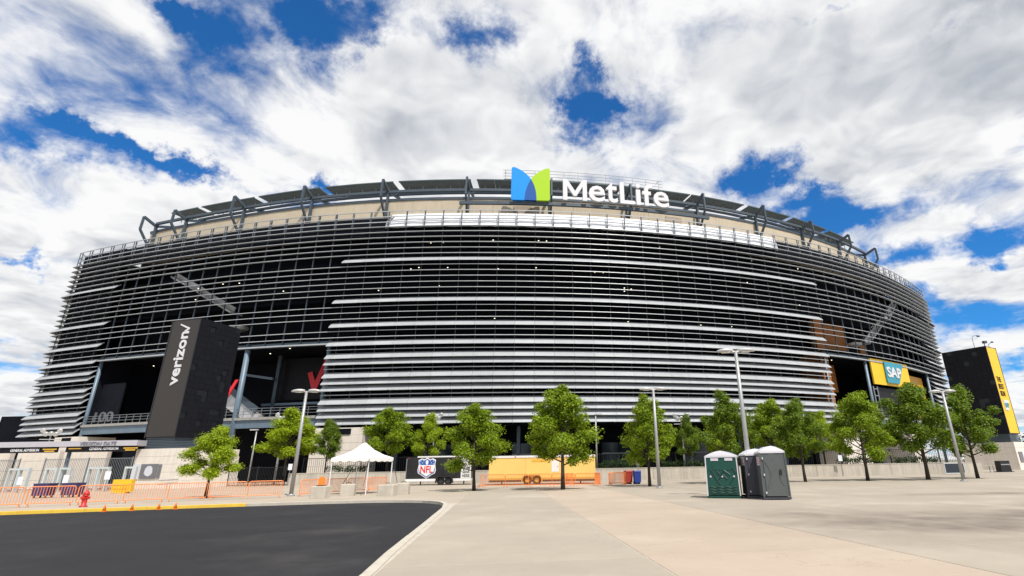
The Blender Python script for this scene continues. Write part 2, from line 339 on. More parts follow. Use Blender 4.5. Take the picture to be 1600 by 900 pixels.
def kerb(name, i0, i1, m, z1):
    root = bpy.data.objects.new(name, None); COL.objects.link(root); tag(root, kind='structure'); WLOC[root.as_pointer()] = (0, 0, 0)
    E_ = EDGE[i0:i1+1]; sub = resample(E_, 0.6); O_ = offset(sub, 0.2); per = 4; rk = random.Random(5)
    for k in range(0, len(sub)-1, per):
        e_ = min(k+per, len(sub)-1); b = MB(); dz = rk.uniform(-0.006, 0.004); pr = rk.uniform(-0.006, 0.006)
        for i in range(k, e_):
            A, B, C_, D = [Vector(q) for q in (sub[i], sub[i+1], O_[i+1], O_[i])]
            if i == k: A = A.lerp(B, 0.014); D = D.lerp(C_, 0.014)
            A2, B2 = A.lerp(D, 0.12), B.lerp(C_, 0.12); z = z1+dz
            b.add([(*A, -0.2), (*B, -0.2), (*C_, -0.2), (*D, -0.2), (*A, z-0.009), (*B, z-0.009), (*C_, z), (*D, z), (*A2, z), (*B2, z)], [(0, 1, 5, 4), (4, 5, 9, 8), (8, 9, 6, 7), (2, 3, 7, 6)] + ([(3, 0, 4, 8, 7)] if i == k else []) + ([(1, 2, 6, 9, 5)] if i == e_-1 else []))
        b.build('kerb_stone', m, root)
    return root
kerb('yellow_kerb', 0, 3, 'kerb_yellow', 0.012)
kerb('kerb', 3, 15, 'kerb', 0.008)
# left forecourt sheet, behind the kerb, up to the line where the slabs begin
p = MB(); pts = [(x, y, -0.005) for x, y in KO[:10]] + [(-5.66, 26.4, -0.005), (-14.62, 90, -0.005), (-120, 90, 0), (-120, -8, 0)]
p.add(pts, [tuple(range(len(pts)))]); tag(p.build('forecourt', 'pavement'), kind='structure')
# right plaza: bedding sheet + concrete slabs
pl = MB(); pts = [(-11.0, 57.5, -0.009), (-6.2, 26.6, -0.009)] + [(x, y, -0.009) for x, y in KO[9:]] + [(120, -8, -0.009), (120, 90, -0.009), (-11, 90, -0.009)]
pl.add(list(reversed(pts)), [tuple(range(len(pts)))]); plaza = tag(pl.build('plaza', 'joint_fill'), kind='structure')
u_dir = Vector((math.cos(R(8.0)), math.sin(R(8.0)), 0)); v_dir = Vector((-math.sin(R(8.0)), math.cos(R(8.0)), 0)); o0 = Vector((-3.27, 9.2, 0))
UW, VW = 4.62, 9.4; slab_mesh = None; ns = 0
for iu in range(0, 17):
    for iv in range(-2, 6):
        c0 = o0 + u_dir*(iu*UW+0.05) + v_dir*(iv*VW+0.6)
        t = (0.365, 0.318, 0.255) if iu == 0 else (0.425, 0.345, 0.268) if iu == 1 else (0.35, 0.302, 0.242)
        if slab_mesh is None:
            b = MB(); w_, l_ = UW-0.03, VW-0.03; ch = 0.005
            b.add([(0, 0, -0.1), (w_, 0, -0.1), (w_, l_, -0.1), (0, l_, -0.1), (0, 0, -ch), (w_, 0, -ch), (w_, l_, -ch), (0, l_, -ch), (ch, ch, 0), (w_-ch, ch, 0), (w_-ch, l_-ch, 0), (ch, l_-ch, 0)],
                  [(0, 1, 5, 4), (1, 2, 6, 5), (2, 3, 7, 6), (3, 0, 4, 7), (4, 5, 9, 8), (5, 6, 10, 9), (6, 7, 11, 10), (7, 4, 8, 11), (8, 9, 10, 11)])
            o = b.build('slab', 'slab', plaza, local=True); slab_mesh = o
        else: o = slab_mesh.copy(); COL.objects.link(o); o.parent = plaza
        o.location = c0; o.rotation_euler = (0, 0, R(8.0)); k = 1 + rnd.uniform(-0.045, 0.045); o.color = (t[0]*k, t[1]*k, t[2]*k, 1); ns += 1
def weather(name, crack, dark, dust=None, dust_amt=0.0, cscale=0.33):
    t = MATS[name].node_tree; b = t.nodes['Principled BSDF']; cur = b.inputs['Base Color'].links[0].from_socket; ge = N(t, 'ShaderNodeNewGeometry')
    def noise(sc, det=6.0, ro=0.6):
        n = N(t, 'ShaderNodeTexNoise', inp={'Scale': sc, 'Detail': det, 'Roughness': ro}); t.links.new(ge.outputs['Position'], n.inputs['Vector']); return n.outputs['Fac']
    def mrange(v, a, b_, c, d):
        n = N(t, 'ShaderNodeMapRange', interpolation_type='SMOOTHSTEP', inp={'From Min': a, 'From Max': b_, 'To Min': c, 'To Max': d}); t.links.new(v, n.inputs['Value']); return n.outputs['Result']
    if dust: cur = MIX(t, mrange(noise(0.22, 5.0, 0.62), 0.5, 0.72, 0.0, dust_amt), cur, dust)
    line = mrange(M_('ABSOLUTE', M_('SUBTRACT', noise(cscale, 6.0, 0.55), 0.5, tree=t), tree=t), 0.0, 0.0028, 1.0, 0.0)
    cur = MIX(t, M_('MULTIPLY', line, mrange(noise(0.11, 2.0), 0.5, 0.6, 0.0, crack), tree=t), cur, dark)
    cur = MIX(t, mrange(noise(2.6, 5.0, 0.7), 0.56, 0.74, 0.0, 0.22), cur, dark)
    cur = MIX(t, mrange(noise(75.0, 2.0, 0.5), 0.55, 0.75, 0.0, 0.30), cur, dark)
    t.links.new(cur, b.inputs['Base Color'])
weather('asphalt', 0.5, (0.010, 0.010, 0.011), (0.075, 0.070, 0.064), 0.5)
weather('slab', 0.35, (0.20, 0.165, 0.13), (0.50, 0.44, 0.36), 0.5, 0.21); weather('pavement', 0.35, (0.20, 0.165, 0.13), (0.50, 0.44, 0.36), 0.5, 0.3)
# weathering stains on the slabs
sm = MATS['slab'].node_tree; bs = sm.nodes['Principled BSDF']; old = bs.inputs['Base Color'].links[0].from_socket
geo = N(sm, 'ShaderNodeNewGeometry'); cur = old
def VMs(op, a, b): return VM(op, a, b, sm).outputs
nz = N(sm, 'ShaderNodeTexNoise', inp={'Scale': 0.7, 'Detail': 5.0, 'Roughness': 0.62}); sm.links.new(geo.outputs['Position'], nz.inputs['Vector'])
for cx, cy, wx, wy, am in ((9.6, 15.0, 3.2, 2.0, 0.85), (14.5, 16.6, 3.6, 1.5, 0.8), (7.2, 17.6, 1.3, 2.4, 0.5), (20, 26.5, 3.4, 0.9, 0.8), (12, 11, 4.0, 0.9, 0.45), (17, 20, 4, 0.8, 0.4), (-1.2, 13, 1.6, 4, 0.10), (0.2, 21, 2.6, 1.2, 0.12)):
    d = VMs('MULTIPLY', VMs('SUBTRACT', geo.outputs['Position'], (cx, cy, 0))[0], (1/wx, 1/wy, 0))[0]; q = VMs('DOT_PRODUCT', d, d)[1]
    f = M_('MULTIPLY', M_('EXPONENT', M_('MULTIPLY', q, -0.7, tree=sm), tree=sm), M_('MULTIPLY', M_('SUBTRACT', nz.outputs['Fac'], 0.22, tree=sm), am*3.0, tree=sm), clamp=True, tree=sm)
    cur = MIX(sm, f, cur, (0.15, 0.125, 0.10))
sm.links.new(cur, bs.inputs['Base Color'])

# ------------------------------------------------------------------ stadium plan
CP = [(-97, 88.0), (-86.2, 83.4), (-73, 78.9), (-60, 75.2), (-48, 72.3), (-35, 70.3), (-21, 69.5), (-6, 70.2), (8, 72.2), (22, 75.8), (34, 80.3), (46, 86.2), (58, 93.8), (69, 102.5), (80.2, 112.8), (91, 124)]
def spline(Pn, n=24):
    Pn = np.array(Pn, float); out = []
    for i in range(1, len(Pn)-2):
        p0, p1, p2, p3 = Pn[i-1:i+3]
        for k in range(n):
            t = k/n; out.append(.5*((2*p1)+(-p0+p2)*t+(2*p0-5*p1+4*p2-p3)*t*t+(-p0+3*p1-3*p2+p3)*t**3))
    out.append(Pn[-2]); return np.array(out)
PC = spline(CP); CORN = (24, len(PC)); PC = np.concatenate([[(-86.6, y) for y in np.arange(120, 84.5, -2.0)], PC, [(80.6, y) for y in np.arange(115, 152, 2.0)]]); NL = len(np.arange(120, 84.5, -2.0)); PS = np.concatenate([[0], np.cumsum(np.hypot(*np.diff(PC, axis=0).T))]); PS = PS - np.interp(0, PC[NL:-20, 0], PS[NL:-20]); SCL = float(PS[NL]); SCR = float(PS[NL+CORN[1]-1])
S0, S1 = float(PS[0])+1.5, float(PS[-1])-1.5
def tang(s, e=0.5):
    dx = np.interp(s+e, PS, PC[:, 0])-np.interp(s-e, PS, PC[:, 0]); dy = np.interp(s+e, PS, PC[:, 1])-np.interp(s-e, PS, PC[:, 1]); l = math.hypot(dx, dy); return dx/l, dy/l
def FP(s, n, z):
    x = np.interp(s, PS, PC[:, 0]); y = np.interp(s, PS, PC[:, 1]); tx, ty = tang(s); return (float(x-ty*n), float(y+tx*n), z)
def sang(s): t = tang(s); return math.atan2(t[1], t[0])
BAY = 2.75
stadium = thing('stadium', 'huge oval stadium wrapped in rows of horizontal silver louvers over black', 'stadium', FP(0, 6, 0))
def ringstrip(mb, s0, s1, prof, ds=2.75, gap=0.0, closed=True):
    """sweep a cross-section of (n, z) points along the plan from s0 to s1; gap splits it into panels"""
    k0 = math.ceil((s0+0.4)/ds); cuts = [s0] + [k*ds for k in range(k0, int(math.floor((s1-0.4)/ds))+1)] + [s1]; m = len(prof); cuts = sorted([c for c in cuts if min(abs(c-SCL), abs(c-SCR)) > 0.6 or c in (s0, s1)] + [c for c in (SCL, SCR) if s0 < c < s1])
    if gap:
        for a_, b_ in zip(cuts[:-1], cuts[1:]):
            A = [FP(a_+gap/2, n, z) for n, z in prof]; B = [FP(b_-gap/2, n, z) for n, z in prof]
            mb.add(A+B, [(i, (i+1) % m, (i+1) % m+m, i+m) for i in range(m if closed else m-1)] + ([tuple(range(m)), tuple(reversed(range(m, 2*m)))] if closed else []))
    else:
        vs = [q for c in cuts for q in [FP(c, n, z) for n, z in prof]]; fs = []
        for j in range(len(cuts)-1): fs += [(j*m+i, j*m+(i+1) % m, (j+1)*m+(i+1) % m, (j+1)*m+i) for i in range(m if closed else m-1)]
        if closed: fs += [tuple(range(m)), tuple(reversed(range((len(cuts)-1)*m, len(cuts)*m)))]
        mb.add(vs, fs)
    return mb
LW, C0, C1, RW = -74.8, -34.0, 43.0, 80.2      # left wing end, centre block ends, right wing start
ZK = lambda k: 38.09 - 0.876*k
WIDE = {9, 16, 20, 23, 25, 26, 28, 29, 30, 32, 33, 34, 35}
def thin(z): return [(0.10, z+0.16), (-0.60, z-0.02), (-0.70, z-0.06), (-0.72, z-0.13), (-0.62, z-0.13), (0.10, z+0.10)]
def wide(z): return [(-0.08, z+0.42), (-0.46, z+0.14), (-0.86, z-0.23), (-0.98, z-0.36), (-1.0, z-0.47), (-0.92, z-0.47), (-0.45, z+0.02), (-0.08, z+0.33)]
for k in range(3, 36):
    z = ZK(k)
    if k in WIDE: secs = [(S0, LW), (C0+(0.6 if k == 9 else 0), C1), (RW+(3 if k < 12 else 1.5 if k < 20 else 0), S1)]
    elif k <= 22: secs = [(S0, S1)]
    else: secs = [(S0, LW), (C0, C1), (RW, S1)]
    for s0, s1 in secs: ringstrip(MB(), s0, s1, (wide if k in WIDE else thin)(z), BAY, 0.03).build('louver_fin', 'fin_metal', stadium)
for k in (0, 1, 2):
    z = ZK(k); r = 0.055
    ringstrip(MB(), S0, S1, [(-0.25-r, z-r), (-0.25+r, z-r), (-0.25+r, z+r), (-0.25-r, z+r)], BAY/2).build('guard_rail', 'fin_metal', stadium)
# mullions
k = math.ceil(S0/BAY)
while k*BAY < S1:
    s = k*BAY; openz = (LW < s < C0) or (C1 < s < RW); z0 = 18.2 if openz else 6.9
    wd = 0.14 if openz else 0.06
    MB().box((FP(s, 0.06, 0)[0], FP(s, 0.06, 0)[1], (z0+38.2)/2), (wd, 0.16, 38.2-z0), sang(s)).build('mullion', 'mullion_steel', stadium)
    if not openz and k % 1 == 0: pass
    MB().bar(FP(s, -0.25, 35.4), FP(s, -0.25, 38.15), 0.09).build('rail_post', 'mullion_steel', stadium)
    k += 1
# dark inner wall and concourse slabs
def strip(name, m, s0, s1, prof, ds=5.5, closed=True): return ringstrip(MB(), s0, s1, prof, ds, 0.0, closed).build(name, m, stadium)
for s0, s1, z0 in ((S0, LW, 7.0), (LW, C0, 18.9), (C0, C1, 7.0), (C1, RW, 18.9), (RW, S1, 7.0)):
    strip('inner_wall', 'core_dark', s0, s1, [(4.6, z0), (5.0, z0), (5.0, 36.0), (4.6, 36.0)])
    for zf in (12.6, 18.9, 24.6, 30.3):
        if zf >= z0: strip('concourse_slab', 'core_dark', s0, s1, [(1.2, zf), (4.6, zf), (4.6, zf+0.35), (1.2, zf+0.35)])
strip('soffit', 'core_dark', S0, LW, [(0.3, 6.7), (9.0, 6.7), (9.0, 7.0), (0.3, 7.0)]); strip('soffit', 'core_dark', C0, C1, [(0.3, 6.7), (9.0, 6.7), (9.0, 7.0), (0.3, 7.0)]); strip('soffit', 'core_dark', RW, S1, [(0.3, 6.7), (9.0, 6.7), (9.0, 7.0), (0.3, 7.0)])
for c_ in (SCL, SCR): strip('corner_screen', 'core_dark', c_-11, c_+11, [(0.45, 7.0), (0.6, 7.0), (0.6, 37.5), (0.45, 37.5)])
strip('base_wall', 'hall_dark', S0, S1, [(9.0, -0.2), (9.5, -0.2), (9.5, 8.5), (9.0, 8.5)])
strip('top_deck', 'roof_grey', S0, S1, [(0.9, 37.55), (6.0, 37.55), (6.0, 37.7), (0.9, 37.7)])
strip('rail_backing', 'core_dark', S0, S1, [(0.9, 34.6), (1.1, 34.6), (1.1, 37.55), (0.9, 37.55)])
# parapet, roof behind, coping
PAR0, PAR1 = -80.0, 82.0
k = PAR0
while k < PAR1-1:
    e_ = min(k+13.5, PAR1); ringstrip(MB(), k+0.02, e_-0.02, [(5.0, 35.1), (5.6, 35.1), (5.6, 42.75), (5.0, 42.75)], 3.375).build('parapet_panel', 'parapet_tan', stadium); k = e_
strip('rear_ring_beam', 'frame_steel', PAR0+8, PAR1-6, [(7.4, 45.25), (7.8, 45.25), (7.8, 45.6), (7.4, 45.6)])
strip('gutter', 'frame_steel', PAR0, PAR1, [(4.85, 42.75), (6.4, 42.75), (6.4, 43.15), (4.85, 43.15)])
strip('white_coping', 'membrane', PAR0+3, PAR1-4, [(6.9, 42.9), (7.3, 42.9), (7.3, 44.0), (6.9, 44.0)])
strip('seating_bowl_roof', 'roof_grey', S0+6, S1-6, [(7.6, 34.5), (30.0, 41.5), (30.0, 41.8), (7.6, 35.0)], 8.0)
for s, z in ((-7.6, 40.9), (19.2, 40.8)): MB().box((*FP(s, 4.95, z)[:2], z), (3.0, 0.08, 1.3), sang(s)).build('vent_grille', 'vent_tan', stadium)
# white membrane fascia behind the rails
k = -28.0
while k < 36.0:
    e_ = min(k+8.25, 36.6); b = MB(); n_ = 12
    for j in range(n_):
        sa, sb = k+(e_-k)*j/n_, k+(e_-k)*(j+1)/n_
        wv_ = lambda s: 0.025*math.sin(s*1.1)+0.012*math.sin(s*2.7)
        sl = 1.6 if (j == 0 and k < -27) else 0
        b.add([FP(sa, 0.15+wv_(sa)*0.3, 35.5+abs(wv_(sa))*2), FP(sb, 0.15+wv_(sb)*0.3, 35.5+abs(wv_(sb))*2), FP(sb, 0.32+wv_(sb), 36.8), FP(sa, 0.32+wv_(sa), 36.8), FP(sb, 0.6, 38.0), FP(sa+sl, 0.6, 38.0)], [(0, 1, 2, 3), (3, 2, 4, 5)])
    b.build('fascia_sheet', 'membrane', stadium, smooth=True); k = e_
# steel frames over the parapet, ring beams and solar canopies
FR = [-78.4, -70.8] + [-16.6+13.75*i for i in range(-3, 0)] + [-16.6, -2.9, 10.5, 24.0, 37.1, 49.5, 62.0, 74.0]
for s in FR:
    b = MB(); top = 45.3 if s > -60 and s < 45 else 44.7
    A = FP(s, 4.7, 40.0); B = FP(s, 4.7, top-0.9); Cc = FP(s, 2.4, top); D = FP(s, 2.3, 42.2); E_ = FP(s, 4.3, 39.6)
    up = (tang(s)[0], tang(s)[1], 0)
    for p0, p1, w in ((A, B, 0.42), (B, Cc, 0.42), (Cc, D, 0.34), (D, E_, 0.34), (FP(s, 4.7, top-0.9), FP(s, 9.0, 45.5), 0.42)): b.bar(p0, p1, w, w*0.8, up)
    b.bar(FP(s, 4.5, 37.5), FP(s, 4.5, 40.4), 0.3)
    b.build('roof_frame', 'frame_steel', stadium)
for a_, b_ in zip(FR[:-1], FR[1:]):
    if b_-a_ < 5: continue
    ringstrip(MB(), a_+0.2, b_-0.2, [(4.35, 44.0), (4.75, 44.0), (4.75, 44.42), (4.35, 44.42)], 4.6).build('ring_beam', 'frame_steel', stadium)
    s0, s1 = (a_+1.0, b_-0.1) if b_ < 0 else (a_+0.1, b_-1.1) if a_ > 20 else (a_+0.3, b_-0.3)
    if s1-s0 < 3: continue
    pn = ringstrip(MB(), s0, s1, [(6.2, 46.95), (9.2, 47.0), (9.2, 47.08), (6.2, 47.06)], (s1-s0)/4.0001, 0.03).build('solar_canopy', 'solar_panel', stadium)
    rm = ringstrip(MB(), s0-0.05, s1+0.05, [(6.0, 46.9), (6.18, 46.9), (6.18, 47.12), (6.0, 47.12)], 4.6).build('canopy_rim', 'panel_rim', pn)
    for j in range(5):
        s = s0+(s1-s0)*(j+0.5)/5; MB().bar(FP(s, 7.6, 45.6), FP(s, 7.6, 46.97), 0.1).build('canopy_strut', 'fin_metal', pn)
# maintenance catwalk behind the sign
b = MB()
for s in np.arange(-11.0, 19.6, 2.75): b.bar(FP(s, 9.6, 47.2), FP(s, 9.6, 51.1), 0.07)
for z in (49.9, 50.5, 51.1): ringstrip(b, -11.4, 20.0, [(9.57, z), (9.63, z), (9.63, z+0.06), (9.57, z+0.06)], 2.75)
for s0_ in (-11.0, -8.25, 19.25): b.bar(FP(s0_, 9.6, 51.1), FP(s0_, 10.8, 51.1), 0.06)
b.build('catwalk_railing', 'rail_grey', stadium)
ringstrip(MB(), -11.2, 19.6, [(9.45, 49.0), (10.9, 49.0), (10.9, 49.3), (9.45, 49.3)], 2.75).build('catwalk_deck', 'frame_steel', stadium)
ringstrip(MB(), -17.5, 24.5, [(2.0, 40.35), (2.4, 40.35), (2.4, 40.85), (2.0, 40.85)], 2.75).build('sign_beam', 'frame_steel', stadium)
# left gate hall
for s0, s1 in ((LW, C0), (C1, RW)):
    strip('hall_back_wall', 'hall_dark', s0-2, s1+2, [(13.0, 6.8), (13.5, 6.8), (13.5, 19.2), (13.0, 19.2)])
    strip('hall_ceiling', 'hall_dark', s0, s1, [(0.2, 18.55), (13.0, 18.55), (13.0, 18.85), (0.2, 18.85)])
    strip('balcony_slab', 'slab_edge', s0, s1, [(-0.2, 8.0), (13.0, 8.0), (13.0, 8.35), (-0.2, 8.35)])
    strip('balcony_beam', 'blue_steel', s0, s1, [(0.0, 6.95), (0.5, 6.95), (0.5, 8.0), (0.0, 8.0)])
    strip('lintel', 'blue_steel', s0, s1, [(0.1, 17.95), (0.5, 17.95), (0.5, 18.5), (0.1, 18.5)])
    strip('lintel_lip', 'fin_metal', s0, s1, [(-0.45, 17.85), (0.1, 17.95), (0.1, 18.1), (-0.45, 18.05)], BAY)
    for zr in (8.75, 9.15, 9.5): strip('balcony_rail', 'rail_grey', s0, s1, [(-0.1, zr), (-0.04, zr), (-0.04, zr+0.06), (-0.1, zr+0.06)], BAY)
    b = MB().box((0, 0, 0.6), (0.06, 0.06, 1.2)); first = None
    for s in np.arange(s0+0.7, s1, 1.37):
        q = FP(float(s), -0.07, 8.35); L_ = (q[0]-stadium.location.x, q[1]-stadium.location.y, 8.35)
        if first is None: first = b.build('rail_post', 'rail_grey', stadium, local=True); first.location = L_
        else: share(first, L_)
for s in (LW+0.15, -59.8, -46.7, C0-0.1, C1+0.1, 54.0, RW-0.2):
    r = 0.36 if s in (-46.7,) else 0.26
    MB().tube([FP(s, 0.15, 0.0), FP(s, 0.15, 18.6)], r, 12).build('steel_column', 'blue_steel', stadium, smooth=True)
for s0, s1 in ((LW, LW-0.4), (C0, C0+0.4), (C1, C1-0.4), (RW, RW+0.4)):
    m_ = 'orange_wall' if s0 == C1 else 'hall_dark'
    b = MB(); b.add([FP(s0, 0.6, 7), FP(s0, 13, 7), FP(s0, 13, 18.5), FP(s0, 0.6, 18.5), FP(s1, 0.6, 7), FP(s1, 13, 7), FP(s1, 13, 18.5), FP(s1, 0.6, 18.5)], [(0, 1, 2, 3), (7, 6, 5, 4), (0, 4, 5, 1), (1, 5, 6, 2), (2, 6, 7, 3), (3, 7, 4, 0)])
    b.build('hall_side_wall', m_, stadium)
def fbox(name, m, s0, s1, n0, n1, z0, z1, parent=None): return ringstrip(MB(), s0, s1, [(n0, z0), (n1, z0), (n1, z1), (n0, z1)], 50).build(name, m, parent or stadium)
wp = fbox('hall_panel', 'panel_dark', -47.3, -36.5, 8.0, 8.3, 11.6, 18.0)
def fpoly(name, m, poly, s, n, z, th, parent):
    t = tang(s); o = FP(s, n, z); return MB().prism(poly, o, (t[0], t[1], 0), (0, 0, 1), (-t[1]*th, t[0]*th, 0)).build(name, m, parent)
CHECK = [(0, 2.9), (0.95, 3.1), (1.85, 1.6), (3.6, 5.6), (4.55, 5.6), (2.25, 0.0), (1.5, 0.0)]
fpoly('check_mark', 'red_check', [(a_*0.78, b_) for a_, b_ in CHECK], -42.4, 7.85, 12.7, 0.15, stadium)
fpoly('check_mark', 'red_check', [(a_*0.5, b_*0.42) for a_, b_ in CHECK], -49.15, -0.35, 11.2, 0.15, stadium)
t100 = text_mb('100', w=4.0, h=1.5, th=0.1, bold=0.015); xf(t100, FP(-74.1, 0.8, 8.75), (tang(-72)[0], tang(-72)[1], 0)); t100.build('section_number', 'dim_letter', stadium)
fbox('hall_panel', 'hall_dark', -74.3, -69.5, 1.0, 1.2, 8.4, 14.5)
# beams and escalator in the hall
for z, s0, s1, n in ((10.9, -49, -36.5, 7.0), (14.6, -52.5, -46.9, 6.0)):
    MB().bar(FP(s0, n, z+ (0.9 if z > 12 else 0)), FP(s1, n, z), 0.35).build('hall_beam', 'blue_steel', stadium)
MB().bar(FP(-47.0, 7.0, 8.4), FP(-47.0, 7.0, 18.3), 0.5).build('hall_post', 'frame_steel', stadium)
MB().prism([(0, 4.6), (1.0, 4.6), (7.6, 0.6), (7.6, 0.0), (5.2, 0.0), (0, 2.9)], FP(-53.5, 3.0, 8.4), (*tang(-50), 0), (0, 0, 1), (-tang(-50)[1]*1.2, tang(-50)[0]*1.2, 0)).build('escalator', 'stair_metal', stadium)
MB().bar(FP(-53.2, 2.9, 14.0), FP(-46.0, 2.9, 9.6), 0.25, 0.9).build('escalator_balustrade', 'frame_steel', stadium)
# stair flights seen behind the louvers
for s0, z0, s1, z1 in ((-65.0, 31.0, -58.3, 27.6), (-58.3, 27.4, -51.5, 23.9), (73.0, 31.5, 67.5, 27.2), (64.5, 26.0, 57.5, 21.4)):
    fl = MB().bar(FP(s0, 1.6, z0), FP(s1, 1.6, z1), 2.2, 0.22, (0, 0, 1)).build('stair_flight', 'stair_metal', stadium)
    MB().bar(FP(s0, 1.2, z0+0.45), FP(s1, 1.2, z1+0.45), 0.12, 0.9).build('stringer', 'stair_metal', fl)
for s, z in ((-51.0, 21.4), (55.0, 20.9)): MB().lathe(FP(s, 2.0, z), [(0.3, -0.3), (1.3, 0.1), (1.4, 0.5), (0.6, 0.7)], 16).build('duct_drum', 'stair_metal', stadium)
# orange side
fbox('orange_panel', 'orange_wall', 44.2, 54.0, 2.6, 3.0, 20.0, 24.6)
fbox('orange_panel', 'orange_wall', 43.1, 45.2, 1.0, 1.3, 8.4, 24.6)
fbox('orange_panel', 'orange_wall', 43.3, 50.0, 6.0, 6.3, 8.4, 11.8)
fbox('orange_panel', 'orange_wall', 57.6, 59.6, 2.4, 2.7, 19.1, 22.0)
fbox('orange_panel', 'orange_wall', 51.2, 52.6, 5.0, 5.3, 13.0, 17.8)
MB().bar(FP(44, 7, 15.0), FP(53, 7, 16.0), 0.3).build('hall_beam', 'blue_steel', stadium)
# ladder truss beside the yellow board
b = MB()
for s in (54.8, 56.0): b.bar(FP(s, 0.0, 7.0), FP(s, 0.0, 13.6), 0.18)
for z in np.arange(7.4, 13.6, 1.15): b.bar(FP(54.8, 0.0, float(z)), FP(56.0, 0.0, float(z)), 0.16)
b.build('ladder_truss', 'rail_grey', stadium)
fbox('dark_panel', 'panel_dark', 56.4, 68.2, 0.3, 0.6, 8.0, 13.6)
# concourse lamps
lm = MB().lathe((0, 0, 0), [(0.08, -0.04), (0.105, 0.0), (0.07, 0.04)], 10).build('ceiling_lamp', 'lamp_lit', stadium, local=True)
spots = [(rnd.uniform(-30, 42), z) for z in (33.4, 29.1, 26.3, 21.2, 15.6) for _ in range(8)] + [(rnd.uniform(-60, -36), z) for z in (28.9, 26.4) for _ in range(4)] + [(-44.6, 17.6), (-41.5, 17.9), (47.5, 17.6), (-66, 17.2), (70, 33)]
for i, (s, z) in enumerate(spots):
    q = FP(s, 1.0 if z < 17 or z > 18 else 2.0, z + rnd.uniform(-0.35, 0.35)); L_ = (q[0]-stadium.location.x, q[1]-stadium.location.y, q[2])
    if i == 0: lm.location = L_
    else: share(lm, L_)
# concrete pedestals and columns at street level
for s0, s1 in ((-34.2, -27.4), (43.0, 49.0), (-78.5, -73.2), (62.0, 67.0)):
    for j in range(7):
        fbox('concrete_course', 'base_concrete', s0, s1, -0.9, 4.0, 0.0+j*0.95, 0.93+j*0.95)
    fbox('louvre_slot', 'core_dark', s0+1.8, s1-1.6, -1.0, -0.85, 5.8, 6.5)
for s in np.arange(-24, 42, 8.25): MB().bar(FP(float(s), 2.2, 0), FP(float(s), 2.2, 6.8), 0.45).build('street_column', 'frame_steel', stadium)
for s in np.arange(-22, 42, 13.5):
    fbox('entrance_glazing', 'glass_dark', float(s), float(s)+5.5, 6.5, 6.7, 1.2, 4.6); fbox('transom', 'rail_grey', float(s), float(s)+5.5, 6.3, 6.45, 3.0, 3.2)

# ------------------------------------------------------------------ roof sign
SB = -6.3; tS = tang(SB); sg = thing('roof_sign', 'blue and green leaf emblem with white lettering along the stadium roof edge', 'sign', FP(SB, 1.6, 40.9))
def arc(cx, cz, r, a0, a1, n=14): return [(cx+r*math.cos(R(a0+(a1-a0)*i/n)), cz+r*math.sin(R(a0+(a1-a0)*i/n))) for i in range(n+1)]
def bez(p0, p1, p2, n=12): return [tuple((1-t)**2*np.array(p0)+2*t*(1-t)*np.array(p1)+t*t*np.array(p2)) for t in [i/n for i in range(n+1)]]
def sgp(name, m, poly, y=0.0, th=0.5):
    return MB().prism(poly, FP(SB, 1.6+y, 40.9), (tS[0], tS[1], 0), (0, 0, 1), (-tS[1]*th, tS[0]*th, 0)).build(name, m, sg)
Lw = [(-3.05, 0.25), (-2.8, 0.0), (-0.95, 0.0)] + bez((-0.95, 0.0), (-0.85, 2.2), (0.05, 3.75), 10)[1:] + bez((0.05, 3.75), (-0.9, 5.2), (-2.55, 5.85), 10)[1:] + [(-2.9, 5.85), (-3.05, 5.6)]
Rw_ = [(0.95, 0.0), (2.8, 0.0), (3.05, 0.25), (3.05, 5.6), (2.9, 5.8), (2.55, 5.8)] + bez((2.55, 5.8), (0.95, 5.15), (0.05, 3.75), 10)[1:] + bez((0.05, 3.75), (0.95, 2.2), (0.95, 0.0), 10)[1:-1]
Mid = [(-0.95, 0.0), (0.95, 0.0)] + bez((0.95, 0.0), (0.95, 2.2), (0.05, 3.75), 10)[1:] + bez((0.05, 3.75), (-0.85, 2.2), (-0.95, 0.0), 10)[1:-1]
sgp('left_leaf', 'sign_blue', Lw); sgp('right_leaf', 'sign_green', Rw_); sgp('overlap_leaf', 'sign_deep', Mid, -0.02)
for ch, s0, s1, h in (('M', -1.1, 2.75, 3.75), ('e', 3.1, 5.75, 2.85), ('t', 5.95, 7.85, 3.65), ('L', 8.3, 10.7, 3.85), ('i', 11.0, 11.85, 3.9), ('f', 12.15, 13.95, 3.95), ('e', 14.1, 16.8, 2.85)):
    sc = (s0+s1)/2; t = tang(sc)
    if ch == 'M':
        Mp = [(0, 0), (0, 1), (0.17, 1), (0.5, 0.44), (0.83, 1), (1, 1), (1, 0), (0.82, 0), (0.82, 0.66), (0.55, 0.2), (0.45, 0.2), (0.18, 0.66), (0.18, 0)]; tm = MB().prism([(a_*(s1-s0), b_*h) for a_, b_ in Mp], (0, 0, 0), (1, 0, 0), (0, 0, 1), (0, 0.45, 0))
    else: tm = text_mb(ch, w=s1-s0, h=h, th=0.45, bold=0.014)
    q = FP(sc, 1.5, 41.15)
    xf(tm, (q[0]-t[0]*(s1-s0)/2, q[1]-t[1]*(s1-s0)/2, 41.15), (t[0], t[1], 0)); tm.build('letter', 'white_letter', sg)

